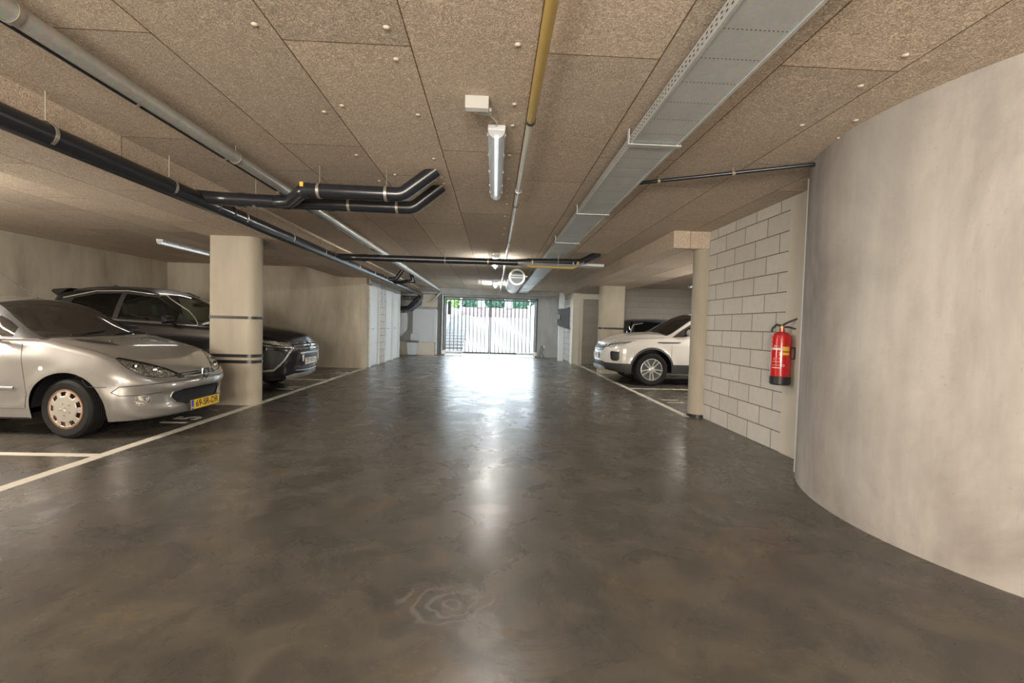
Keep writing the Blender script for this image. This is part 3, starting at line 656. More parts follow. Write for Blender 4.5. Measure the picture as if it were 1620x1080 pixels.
# board fixing caps
cap = MB().lathe([(0.0, -0.007), (0.012, -0.006), (0.017, 0.0)], (0, 0, 0), 'z', 12).build('fixing_cap', M['capm'], smooth=50)
tag(cap, 'small round pale fixing cap pressed into the wood wool ceiling', 'fixing cap', 'fixing caps on the ceiling boards')
spots = [(-0.55, 2.24), (-0.56, 2.5), (-0.55, 3.14), (0.08, 2.32), (0.09, 2.93), (0.09, 3.24), (0.09, 3.8), (0.1, 4.4), (0.1, 4.99), (0.11, 5.31), (-0.55, 3.95), (-1.2, 3.94), (-1.18, 3.16), (-1.03, 3.06), (-0.98, 4.41), (-1.18, 4.63), (-0.54, 4.44), (2.01, 2.24), (2.02, 2.53), (2.03, 3.03), (2.32, 2.93), (2.42, 3.2), (-1.18, 2.27), (-0.54, 4.63), (-0.56, 4.88), (-0.54, 5.75), (-0.54, 6.43), (-0.53, 6.67), (-0.53, 7.3), (0.1, 7.06), (0.11, 6.61), (0.1, 5.9), (0.74, 6.2), (0.74, 7.4)]
for i, (X, Y) in enumerate(spots):
    o = cap if i == 0 else cap.copy()
    if i: C.objects.link(o)
    o.location = (X, Y, ZC)

# ------------------------------------------------------------------ gate
def gate():
    g0, g1, gt, y = -1.98, 1.66, 2.28, GY + 0.05
    fr = MB()
    fr.box(g0 - 0.08, g0, y - 0.03, y + 0.07, 0, gt + 0.06); fr.box(g1, g1 + 0.08, y - 0.03, y + 0.07, 0, gt + 0.06); fr.box(g0 - 0.08, g1 + 0.08, y - 0.03, y + 0.07, gt, gt + 0.06)
    mid = (g0 + g1) / 2 - 0.01
    root = empty('swing_gate', (mid, y, 0), 'tall double swing gate of grey upright bars closing the exit', 'gate')
    fr.build('frame', M['gatem'], root)
    for s, (a, b) in enumerate(((g0 + 0.01, mid - 0.005), (mid + 0.005, g1 - 0.01))):
        m = MB(); m.box(a, a + 0.05, y, y + 0.04, 0.08, gt - 0.01); m.box(b - 0.05, b, y, y + 0.04, 0.08, gt - 0.01)
        m.box(a, b, y, y + 0.04, 0.08, 0.15); m.box(a, b, y, y + 0.04, gt - 0.07, gt - 0.01)
        leaf = m.build('leaf', M['gatem'], root)
        n = 10
        for i in range(n):
            x = a + 0.05 + (b - a - 0.10) * (i + 1) / (n + 1)
            MB().box(x - 0.016, x + 0.016, y + 0.008, y + 0.032, 0.14, gt - 0.06).build('bar', M['gatem'], leaf)
    for x0, x1 in ((g0 + 0.0, g0 + 0.75), (g1 - 0.75, g1)):
        MB().box(x0, x1, y - 0.12, y - 0.05, 0.10, 0.17).build('gate_opener', M['galv'], root, bevel=0.008)
        xx = x0 if x0 < 0 else x1
        MB().box(xx - 0.08, xx + 0.08, y - 0.16, y - 0.03, 0.04, 0.20).build('hinge_block', M['galv'], root, bevel=0.01)
    m = MB().box(g0 + 0.10, g0 + 0.24, y + 0.06, y + 0.14, 1.62, 2.16); m.build('lock_box', M['dgrey'], root, bevel=0.008)
gate()
# ------------------------------------------------------------------ things near the gate
BY = GY  # wall face
root = empty('meter_cabinet', (-2.7, BY, 0.5), 'large pale grey board cabinet on the wall left of the gate', 'cabinet')
MB().box(-3.20, -2.30, BY - 0.28, BY, 0.50, 1.80).build('body', M['grey'], root, bevel=0.006)
MB().box(-3.19, -2.38, BY - 0.30, BY - 0.28, 0.51, 1.79).build('door', M['grey'], root, bevel=0.004)
MB().box(-2.30, -2.24, BY - 0.26, BY, 0.02, 1.78).build('side_duct', M['white'], root)
tag(MB().box(-3.72, -2.32, BY - 0.34, BY, 0.0, 0.495).build('concrete_plinth', M['cream'], bevel=0.01), 'low pale plinth under the grey board cabinet', 'plinth')
root = empty('waste_bin', (-3.1, BY - 0.55, 0), 'blue grey wheeled bin before the pale plinth left of the gate', 'bin')
MB().prism([(-3.28, 0.02), (-2.98, 0.02), (-2.94, 0.50), (-3.33, 0.50)], 'y', BY - 0.75, BY - 0.36).build('body', M['grey'], root, bevel=0.01)
MB().prism([(-3.35, 0.50), (-2.92, 0.50), (-2.92, 0.54), (-3.35, 0.56)], 'y', BY - 0.77, BY - 0.34).build('lid', M['dgrey'], root, bevel=0.01)
for x in (-3.27, -3.0): MB().lathe([(0.05, -0.02), (0.05, 0.02)], (x, BY - 0.42, 0.05), 'x', 14).build('wheel', M['blackpl'], root)
tag(MB().box(-3.26, -2.93, BY - 0.36, BY - 0.305, 0.56, 0.83).build('grey_box', M['grey'], bevel=0.01), 'small square grey box above the wheeled bin', 'box')
root = empty('heater_cabinet', (-3.75, BY - 0.2, 1.0), 'white wall unit with a sloped lower corner beside the last storage door', 'cabinet')
MB().prism([(-4.0, 0.72), (-3.62, 0.72), (-3.44, 0.92), (-3.40, 0.96), (-3.40, 1.62), (-4.0, 1.62)], 'y', BY - 0.36, BY).build('body', M['white'], root, bevel=0.01)
MB().box(-3.395, -3.385, BY - 0.3, BY - 0.05, 1.0, 1.58).build('side_vent', M['grey'], root)
MB().tube([(-3.55, BY - 0.2, 1.62), (-3.55, BY - 0.2, 1.85)], 0.03, 10).build('stub_pipe', M['dgrey'], root)
root = empty('dark_duct', (-3.3, BY - 0.3, 2.0), 'dark angled duct loop between the waste pipe and the wall left of the gate', 'duct')
MB().tube([(-3.75, BY - 0.3, 2.22), (-2.98, BY - 0.3, 2.22), (-2.93, BY - 0.3, 2.05), (-3.22, BY - 0.3, 1.78), (-3.75, BY - 0.3, 1.78)], 0.075, 14).build('duct_run', M['dgrey'], root, smooth=50)
for x in (-3.6, -3.3): 
    m = MB(); ring(m, (x, BY - 0.3, 2.22), 'x', 0.076, 0.03); m.build('clamp', M['zinc'], root)
tag(MB().tube([(-2.86, BY - 0.1, 2.18), (-2.86, BY - 0.1, 2.50), (-2.82, BY - 0.1, 2.54), (-2.38, BY - 0.1, 2.54), (-2.34, BY - 0.1, 2.50), (-2.34, BY - 0.1, 2.18)], 0.018, 8).build('dark_conduit', M['dgrey'], smooth=50), 'thin dark conduit bent over the wall panel above the grey cabinet', 'conduit')
tag(MB().box(-2.90, -2.25, BY - 0.05, BY, 1.90, 2.38).build('wall_panel', M['cream']), 'square cream panel above the grey board cabinet', 'panel')
tag(MB().tube([(-2.07, BY - 0.08, 0.02), (-2.07, BY - 0.08, 2.38)], 0.035, 12).build('downpipe', M['galv'], smooth=50), 'upright grey pipe at the left post of the gate', 'pipe')
tag(MB().box(-2.24, -2.13, BY - 0.10, BY, 0.02, 2.42).build('steel_post', M['dgrey'], bevel=0.01), 'dark grey upright strut between the grey cabinet and the gate', 'post')
# small bracket box on the left storage wall
tag(MB().box(SX, SX + 0.05, 13.86, 13.96, 1.75, 2.2).build('cable_box', M['grey'], bevel=0.006), 'slim grey box high between the first two storage doors', 'box')
# right of the gate
root = empty('gate_motor_box', (2.5, 16.6, 1.6), 'dark grey control box with stepped outline on the pier right of the gate', 'box')
MB().prism([(2.30, 1.30), (2.70, 1.18), (2.72, 1.98), (2.58, 1.93), (2.26, 1.88), (2.27, 1.75), (2.35, 1.68), (2.35, 1.55), (2.25, 1.50), (2.26, 1.38)], 'y', 16.38, 16.59).build('body', M['dgrey'], root, bevel=0.012)
MB().box(2.36, 2.40, 16.36, 16.38, 1.5, 1.7).build('front_hatch', M['blackpl'], root)
tag(MB().box(2.36, 2.55, 16.6, 16.75, 0.0, 1.34).box(2.36, 2.55, 16.6, 16.75, 1.92, 2.5).build('white_post', M['white'], bevel=0.01), 'white square upright post below the dark control box', 'post')
tag(MB().tube([(2.71, 16.4, 1.80), (2.705, 15.98, 1.80), (2.705, 15.95, 1.76), (2.705, 15.95, 1.25)], 0.012, 8).build('switch_conduit', M['dgrey'], smooth=50), 'thin dark conduit hooked across the block wall right of the dark box', 'conduit')
tag(MB().lathe([(0.045, -0.03), (0.05, 0.03), (0.0, 0.04)], (2.69, 15.95, 1.20), 'x', 14).build('wall_switch', M['dgrey'], smooth=50), 'round dark switch at the end of the hooked conduit', 'switch')
tag(MB().tube([(2.0, GY - 0.2, 2.36), (1.2, GY - 0.2, 2.39), (1.9, GY - 0.2, 2.40), (2.45, GY - 0.5, 2.42), (2.7, GY - 1.2, 2.30)], 0.03, 10).build('bent_pipe', M['galv'], smooth=50), 'silver pipe bent downward over the right end of the gate lintel', 'pipe')
root = empty('cable_loop', (1.95, GY - 0.1, 0), 'grey cable loop with a round socket low on the wall right of the gate', 'cable')
MB().tube([(1.84, GY - 0.1, 0.0), (1.86, GY - 0.1, 0.32), (1.91, GY - 0.1, 0.46), (1.98, GY - 0.1, 0.40), (1.92, GY - 0.1, 0.2), (2.02, GY - 0.1, 0.0)], 0.014, 8).build('cable', M['dgrey'], root, smooth=60)
MB().lathe([(0.05, -0.03), (0.05, 0.03)], (2.01, GY - 0.06, 0.42), 'y', 16).build('socket', M['white'], root, smooth=50)

# ------------------------------------------------------------------ outside
def slope(y): return 0.0 if y < 19.2 else min(1.75, (y - 19.2) * 0.165)
m = MB(); m.prism([(19.21, 0), (29.8, 1.75), (31.9, 1.75), (31.9, -1), (19.21, -1)], 'x', -1.35, 2.19)
tag(m.build('exit_ramp', M['ramp']), 'bright concrete ramp rising beyond the gate', 'ramp')
n = 14
poly = [(19.6, -0.5)]
for i in range(n):
    y = 19.8 + i * 0.42; poly += [(y, i * 0.125), (y, (i + 1) * 0.125)]
poly += [(31.9, n * 0.125), (31.9, -0.5)]
tag(MB().prism(poly, 'x', -2.35, -1.36).build('outdoor_steps', M['ramp']), 'pale outdoor steps beside the ramp, seen through the left gate leaf', 'stairs')
tag(MB().box(-2.7, -2.36, 18.56, 40, -0.5, 2.2).build('retaining_wall', M['ramp']), 'pale retaining wall on the left of the outdoor steps', 'wall')
tag(MB().box(2.2, 2.5, 18.56, 30, -0.5, 2.45).build('retaining_wall', M['ramp']), 'pale retaining wall on the right side of the ramp', 'wall')
tag(MB().box(-2.3, 4.0, 32, 32.3, 1.6, 2.45).build('garden_wall', M['brick']), 'pale red brick wall across the top of the ramp', 'wall')
for x, lb in ((-1.02, 'left of the two pale square pillars on the brick wall, behind the gate middle'), (1.0, 'right of the two pale square pillars on the brick wall')):
    tag(MB().box(x - 0.22, x + 0.22, 31.9, 32.35, 2.45, 3.6).build('wall_pillar', M['ramp']), lb, 'pillar')
tag(MB().box(-30, 30, 32.5, 60, 1.2, 1.6).build('street_ground', M['ramp']), 'pale ground at street level past the top of the ramp', 'ground')
def bush(x, y, z, sx, sz, label, mat, n=700):
    root = empty('hedge', (x, y, z), label, 'hedge', 'hedges beyond the brick wall')
    m = MB(); rnd = random.Random(int(x * 100) + 5)
    for i in range(n):
        a = rnd.uniform(0, 6.283); b = rnd.uniform(-0.9, 1.0); k = rnd.uniform(0.75, 1.0)
        r_ = math.sqrt(max(0, 1 - b * b))
        c = Vector((x + sx * k * r_ * math.cos(a), y + sx * 0.6 * k * r_ * math.sin(a), z + sz * (1 + b * k)))
        u = Vector((rnd.uniform(-1, 1), rnd.uniform(-1, 1), rnd.uniform(-1, 1))).normalized() * 0.13
        v = u.cross(Vector((rnd.uniform(-1, 1), rnd.uniform(-1, 1), rnd.uniform(-1, 1)))).normalized() * 0.075
        m.add([c - u, c + v, c + u, c - v], [(0, 1, 2, 3)])
    m.build('foliage', mat, root)
    core = MB(); core.lathe([(0.001, z + 0.02)] + [(sx * 0.80 * math.sin(R(t)), z + sz * (1 - 0.85 * math.cos(R(t)))) for t in range(20, 180, 20)] + [(0.001, z + sz * 1.85)], (x, y, 0), 'z', 14)
    core.v = [(v[0], y + (v[1] - y) * 0.6, v[2]) for v in core.v]; core.build('inner_foliage', mat, root, smooth=60)
    MB().tube([(x, y, 1.6), (x, y, z + sz)], 0.05, 8).build('stem', M['rust'], root)
bush(-3.3, 34, 1.9, 0.8, 1.0, 'light green bush beyond the brick wall, farthest left in the gate', M['leafl'])
bush(-1.75, 34.4, 1.9, 0.75, 1.05, 'bush filling the upper part of the left gate leaf', M['leaf'])
bush(0.0, 34.2, 1.9, 0.8, 1.05, 'dark green bush between the two pale pillars', M['leaf'])
bush(1.75, 34.3, 1.9, 0.85, 1.05, 'dark green bush just right of the right pale pillar', M['leaf'])
bush(3.3, 34.5, 1.9, 0.6, 1.0, 'bush at the upper right corner of the gate', M['leaf'])
bush(-3.05, 26.5, 1.9, 0.32, 0.55, 'small yellow green shrub leaning over the left retaining wall', M['leafl'], 300)

# ------------------------------------------------------------------ fire extinguisher
def extinguisher():
    cx, cy, z0 = 2.925, 4.52, 0.725
    root = empty('fire_extinguisher', (cx, cy, z0), 'red fire extinguisher hanging on the pale post beside the round wall', 'fire extinguisher')
    r = 0.092
    MB().lathe([(0, 0.05), (r, 0.05), (r, 0.47), (r * 0.93, 0.505), (r * 0.6, 0.53), (0.026, 0.54), (0.026, 0.565), (0, 0.565)], (cx, cy, z0), 'z', 40).build('cylinder', M['red'], root, smooth=40)
    MB().lathe([(0, 0.0), (r * 0.9, 0.0), (r + 0.004, 0.012), (r + 0.004, 0.085), (r, 0.088), (0, 0.088)], (cx, cy, z0), 'z', 40).build('foot_ring', M['blackpl'], root, smooth=40)
    MB().lathe([(0.02, 0.56), (0.024, 0.575), (0.018, 0.60), (0, 0.605)], (cx, cy, z0), 'z', 18).build('valve', M['brass'], root, smooth=40)
    d = Vector((0.75, -0.66, 0)).normalized(); zz = Vector((0, 0, 1)); c = Vector((cx, cy, z0 + 0.60))
    m = MB(); m.tube([c, c + d * 0.04 + zz * 0.03, c + d * 0.13 + zz * 0.075], [0.010, 0.010, 0.007], 8); m.build('squeeze_lever', M['blackpl'], root, smooth=50)
    m = MB(); m.tube([c - zz * 0.015, c + d * 0.05 - zz * 0.012, c + d * 0.12 - zz * 0.03], [0.009, 0.009, 0.006], 8); m.build('carry_handle', M['blackpl'], root, smooth=50)
    m = MB(); m.tube([c - d * 0.01, c - d * 0.05 + zz * 0.01, c - d * 0.085 - zz * 0.03, c - d * 0.095 - zz * 0.07], 0.011, 10); m.build('hose', M['blackpl'], root, smooth=50)
    # wall bracket and side strap
    MB().box(cx + 0.06, 3.02, cy - 0.03, cy + 0.03, z0 + 0.18, z0 + 0.46).build('wall_bracket', M['red'], root, bevel=0.003)
    m = MB(); m.tube([(cx + 0.045, cy - 0.07, z0 + 0.27), (cx + 0.085, cy - 0.085, z0 + 0.27), (cx + 0.085, cy - 0.085, z0 + 0.38), (cx + 0.045, cy - 0.07, z0 + 0.38)], 0.006, 8); m.build('hose_clip', M['blackpl'], root, smooth=50)
    # printed label wrapped on the cylinder; angles measured from the side the camera sees
    a0 = math.atan2(-cy, -cx)
    def patch(name, a, b, za, zb, mat, off=0.0012):
        m = MB(); n = 10; vs = []; fs = []
        for i in range(n + 1):
            t = a0 + a + (b - a) * i / n
            for z in (za, zb): vs.append((cx + (r + off) * math.cos(t), cy + (r + off) * math.sin(t), z0 + z))
        for i in range(n): fs.append((2 * i, 2 * i + 2, 2 * i + 3, 2 * i + 1))
        return m.add(vs, fs).build(name, mat, root, smooth=60)
    patch('white_label', -1.0, 0.15, 0.355, 0.375, M['label_w'])
    patch('yellow_label', 0.15, 0.85, 0.345, 0.39, M['label_y'])
    patch('yellow_label', 0.15, 0.85, 0.305, 0.332, M['label_y'])
    patch('white_line', -0.9, -0.05, 0.172, 0.179, M['label_w'])
    patch('white_line', -0.9, -0.05, 0.235, 0.238, M['label_w']); patch('white_line', -0.9, -0.05, 0.20, 0.203, M['label_w'])
    def word(s, a, z, size, mat, wd=None):
        t = a0 + a; o = Vector((cx + (r + 0.002) * math.cos(t), cy + (r + 0.002) * math.sin(t), z0 + z)) - wloc(root)
        x = Vector((-math.sin(t), math.cos(t), 0)); return text_mesh('lettering', s, size, mat, root, frame(o, x, (0, 0, 1)), 0.0006, wd)
    word('ajax', -0.5, 0.395, 0.028, M['label_w']); word('2', -0.12, 0.315, 0.04, M['label_w']); word('A', -0.12, 0.27, 0.025, M['label_w'])
    word('P', -0.65, 0.26, 0.03, M['label_w']); word('O', 0.25, 0.20, 0.035, M['label_w'])
extinguisher()
# ------------------------------------------------------------------ cars
def pch(kn):
    xs = [k[0] for k in kn]; ys = [k[1] for k in kn]; n = len(xs)
    if n == 1: return lambda x: ys[0]
    h = [xs[i + 1] - xs[i] for i in range(n - 1)]; d = [(ys[i + 1] - ys[i]) / h[i] for i in range(n - 1)]
    m = [d[0]] + [0 if d[i - 1] * d[i] <= 0 else 2 / (1 / d[i - 1] + 1 / d[i]) for i in range(1, n - 1)] + [d[-1]]
    def f(x):
        if x <= xs[0]: return ys[0]
        if x >= xs[-1]: return ys[-1]
        i = 0
        while x > xs[i + 1]: i += 1
        t = (x - xs[i]) / h[i]
        return (2 * t ** 3 - 3 * t * t + 1) * ys[i] + (t ** 3 - 2 * t * t + t) * h[i] * m[i] + (-2 * t ** 3 + 3 * t * t) * ys[i + 1] + (t ** 3 - t * t) * h[i] * m[i + 1]
    return f
def car_surface(S):
    """half body (y >= 0) in car space: nose at x = 0, tail at x = -L"""
    L, W = S['L'], S['W']; a, n = S['front']; b, nr = S['rear']
    zc, zr, z0 = pch(S['zc']), pch(S['zr']), pch(S['z0'])
    fx, sy, rx = pch(S['fx']), pch(S['sy']), pch(S.get('rx', [(0, .06), (.3, 0), (.8, .02), (1, .08)]))
    q, fz = pch(S['q']), pch(S['fz']); wf = pch(S['wf']) if 'wf' in S else (lambda s: 1.0)
    arch = S['arch']; ra = S['ra']
    us = []
    NF = 34
    for i in range(NF):
        t = math.pi / 2 * i / NF
        us.append((-a + a * math.cos(t) ** (2 / n), W * math.sin(t) ** (2 / n), 'f'))
    k = int((L - a - b) / 0.028)
    for i in range(k + 1): us.append((-a - (L - a - b) * i / k, W, 's'))
    for i in range(NF - 8, -1, -1):
        t = math.pi / 2 * i / (NF - 7)
        us.append((-(L - b) - b * math.cos(t) ** (2 / nr), W * math.sin(t) ** (2 / nr), 'r'))
    NV, N1, N2, N3 = 26, 4, 12, 14
    grid = []
    for (xo, yo, kind) in us:
        col = []
        s0 = -xo
        zz0, zz1 = z0(s0), zr(s0)
        for j in range(NV + 1):
            t = j / NV
            x, y = xo, yo * wf(s0)
            if kind == 'f': x = -a + (xo + a) * (1 - fx(t) / a)
            if kind == 'r': x = -(L - b) + (xo + (L - b)) * (1 - rx(t) / b)
            z = zz0 + (zz1 - zz0) * t
            ins = sy(t)
            y *= (1 - ins / W)
            for (ax, az) in arch:
                dd = math.hypot(-x - ax, z - az)
                if yo > 0.75 * W:
                    y += S.get('flare', 0.02) * math.exp(-((dd - ra) / 0.07) ** 2)
            col.append((x, y, z))
        x, yR, zR = col[-1]; s = -x
        # belt, cant rail, centre
        yB = yR * (1 - S.get('sh', 0.07)); zB = zR + (S.get('shz', 0.03)) * min(1, yR / (0.4 * W)) * min(1, max(0, s) / 0.3)
        zC0 = max(zc(s), zB); zB = min(zB, zC0)
        yC = yB * q(s); zC = zB + (zC0 - zB) * fz(s)
        for j in range(1, N1 + 1):
            t = j / N1
            col.append((x, yR + (yB - yR) * t, zR + (zB - zR) * (1 - (1 - t) ** 2)))
        bul = S.get('bulge', 0.02)
        for j in range(1, N2 + 1):
            t = j / N2
            col.append((x, yB + (yC - yB) * t + bul * math.sin(math.pi * t) * min(1, (zC - zB) / 0.3), zB + (zC - zB) * t))
        for j in range(1, N3 + 1):
            t = j / N3; yy = yC * (1 - t)
            e = (yy / yC) ** 2 if yC > 1e-4 else 0
            col.append((x, yy, zC + (zC0 - zC) * (1 - e)))
        grid.append(col)
    vs = [p for c in grid for p in c]; m = len(grid[0])
    fs = [(i * m + j, i * m + j + 1, (i + 1) * m + j + 1, (i + 1) * m + j) for i in range(len(grid) - 1) for j in range(m - 1)]
    bm = bmesh.new()
    bv = [bm.verts.new(v) for v in vs]
    for f in fs: bm.faces.new([bv[i] for i in f])
    for v in bm.verts:
        if abs(v.co.y) < 1e-4: v.co.y = 0
    bmesh.ops.remove_doubles(bm, verts=bm.verts, dist=5e-4)
    bmesh.ops.dissolve_degenerate(bm, edges=bm.edges, dist=1e-5)
    bmesh.ops.recalc_face_normals(bm, faces=bm.faces)
    # make sure normals point outward
    c = sum(1 if f.normal.y > 0 else -1 for f in bm.faces if f.calc_center_median().y > 0.6 * W)
    if c < 0: bmesh.ops.reverse_faces(bm, faces=bm.faces)
    return bm
PROJ = {
    'side': (Vector((1, 0, 0)), Vector((0, 0, 1)), lambda c, n: c.y > 0.3 and n.y > 0.05),
    'front': (Vector((0, 1, 0)), Vector((0, 0, 1)), lambda c, n: c.x > -1.0 and n.x > 0.02),
    'diag': (Vector((1, -1, 0)).normalized(), Vector((0, 0, 1)), lambda c, n: c.x > -1.3 and n.x + n.y > 0.05),
    'top': (Vector((1, 0, 0)), Vector((0, 1, 0)), lambda c, n: n.z > 0.08 and c.z > 0.5),
    'back': (Vector((0, 1, 0)), Vector((0, 0, 1)), lambda c, n: n.x < -0.02 and c.x < -2.0),
}
def subset(bm, faces):
    nb = bmesh.new(); mp = {}
    for f in faces:
        vv = []
        for v in f.verts:
            if v not in mp: mp[v] = nb.verts.new(v.co)
            vv.append(mp[v])
        try: nb.faces.new(vv)
        except ValueError: pass
    nb.normal_update()
    return nb
def carve(bm, poly, proj, keep=False, filt=None):
    U, V, F = PROJ[proj] if isinstance(proj, str) else proj
    if filt: F0 = F; F = lambda c, n: F0(c, n) and filt(c, n)
    A = sum(poly[i][0] * poly[(i + 1) % len(poly)][1] - poly[(i + 1) % len(poly)][0] * poly[i][1] for i in range(len(poly)))
    if A < 0: poly = poly[::-1]
    u0, u1 = min(p[0] for p in poly), max(p[0] for p in poly); v0, v1 = min(p[1] for p in poly), max(p[1] for p in poly)
    faces = []
    for f in bm.faces:
        us = [v.co.dot(U) for v in f.verts]; vv = [v.co.dot(V) for v in f.verts]
        if max(us) < u0 or min(us) > u1 or max(vv) < v0 or min(vv) > v1: continue
        if F(f.calc_center_median(), f.normal): faces.append(f)
    for i in range(len(poly)):
        a, b = poly[i], poly[(i + 1) % len(poly)]
        dx, dy = b[0] - a[0], b[1] - a[1]
        if abs(dx) + abs(dy) < 1e-7: continue
        no = (U * dy - V * dx).normalized(); co = U * a[0] + V * a[1]
        geom = set(faces)
        for f in faces: geom.update(f.edges); geom.update(f.verts)
        r = bmesh.ops.bisect_plane(bm, geom=list(geom), dist=1e-5, plane_co=co, plane_no=no)
        fs = set(g for g in r['geom'] if isinstance(g, bmesh.types.BMFace)) | set(f for f in faces if f.is_valid)
        faces = [f for f in fs if f.is_valid and (f.calc_center_median() - co).dot(no) < 0]
        if not faces: break
    nb = subset(bm, faces)
    if not keep: bmesh.ops.delete(bm, geom=faces, context='FACES')
    return nb
def emit(name, bm, mat, parent, side=0, off=0.0, smooth=40, solid=0):
    """side 0: both halves in one mesh; +1 / -1: only the left / right copy"""
    b2 = bm.copy(); b2.normal_update()
    if off:
        for v in b2.verts: v.co = v.co + v.normal * off
    if side <= 0:
        m = b2.copy() if side == 0 else None
        t = m if side == 0 else b2
        for v in t.verts: v.co.y *= -1
        bmesh.ops.reverse_faces(t, faces=t.faces)
        if side == 0:
            me = bpy.data.meshes.new('tmp'); t.to_mesh(me); b2.from_mesh(me); bpy.data.meshes.remove(me); t.free()
            bmesh.ops.remove_doubles(b2, verts=[v for v in b2.verts if abs(v.co.y) < 1e-4], dist=1e-4)
    me = bpy.data.meshes.new(name); b2.to_mesh(me); b2.free()
    return finish(name, me, mat, parent, smooth, 0, solid)
def scaled(poly, k):
    cx = sum(p[0] for p in poly) / len(poly); cy = sum(p[1] for p in poly) / len(poly)
    out = []
    for p in poly:
        d = math.hypot(p[0] - cx, p[1] - cy); s = (d + k) / d
        out.append((cx + (p[0] - cx) * s, cy + (p[1] - cy) * s))
    return out
def hit(bvh, p, proj):
    U, V, _ = PROJ[proj] if isinstance(proj, str) else proj
    d = {'side': Vector((0, -1, 0)), 'front': Vector((-1, 0, 0)), 'diag': Vector((-1, -1, 0)).normalized(), 'top': Vector((0, 0, -1)), 'back': Vector((1, 0, 0))}[proj]
    o = U * p[0] + V * p[1] - d * 6
    r = bvh.ray_cast(o, d)
    return (r[0], r[1]) if r[0] is not None else (None, None)
def strip(bvh, pts, proj, r, lift=0.0, n=6, sub=4):
    P = []
    for i in range(len(pts) - 1):
        for k in range(sub):
            t = k / sub; P.append((pts[i][0] * (1 - t) + pts[i + 1][0] * t, pts[i][1] * (1 - t) + pts[i + 1][1] * t))
    P.append(pts[-1]); out = []
    for p in P:
        h, nn = hit(bvh, p, proj)
        if h is not None: out.append(h + nn * lift)
    return out
def tube_part(name, pts, r, mat, parent, sides=(1, -1), n=6):
    res = []
    for s in sides:
        m = MB(); m.tube([(p[0], p[1] * s, p[2]) for p in pts], r, n)
        res.append(m.build(name, mat, parent, smooth=60, absolute=False))
    return res
def mirrored(m, s):
    k = MB(); k.v = [(v[0], v[1] * s, v[2]) for v in m.v]; k.f = list(m.f); return k
def wheel_set(S, root):
    """wheels as children: tyre mesh with a rim below it; outer face towards +y, turned for the right side"""
    rt, wt, rr_ = S['rt'], S['wt'], S['rrim']
    prof = [(rr_, -wt / 2 + 0.01), (rr_ + 0.02, -wt / 2), (rt - 0.035, -wt / 2 - 0.004), (rt - 0.008, -wt / 2 + 0.014), (rt, -wt / 2 + 0.035)]
    g = 5
    for i in range(g):
        y = -wt / 2 + 0.035 + (wt - 0.07) * (i + 0.5) / g
        prof += [(rt, y - 0.006), (rt - 0.007, y - 0.004), (rt - 0.007, y + 0.004), (rt, y + 0.006)]
    prof += [(rt, wt / 2 - 0.035), (rt - 0.008, wt / 2 - 0.014), (rt - 0.035, wt / 2 + 0.004), (rr_ + 0.02, wt / 2), (rr_, wt / 2 - 0.01)]
    first = None
    for (ax, steer) in ((S['arch'][0][0], S.get('steer', 0)), (S['arch'][1][0], 0)):
        for s in (1, -1):
            ty = S['W'] - wt / 2 - S.get('tuck', 0.015)
            if first is None:
                o = MB().lathe(prof, (0, 0, 0), 'y', 56, closed=True).build('wheel', M['rubber'], root, smooth=35, absolute=False)
                rim(S, o, rr_, wt)
                first = o
            else:
                o = copy_tree(first, root)
            o.location = (-ax, ty * s, rt); o.rotation_euler = (0, R(random.uniform(0, 60)), (0 if s > 0 else math.pi) + R(steer))
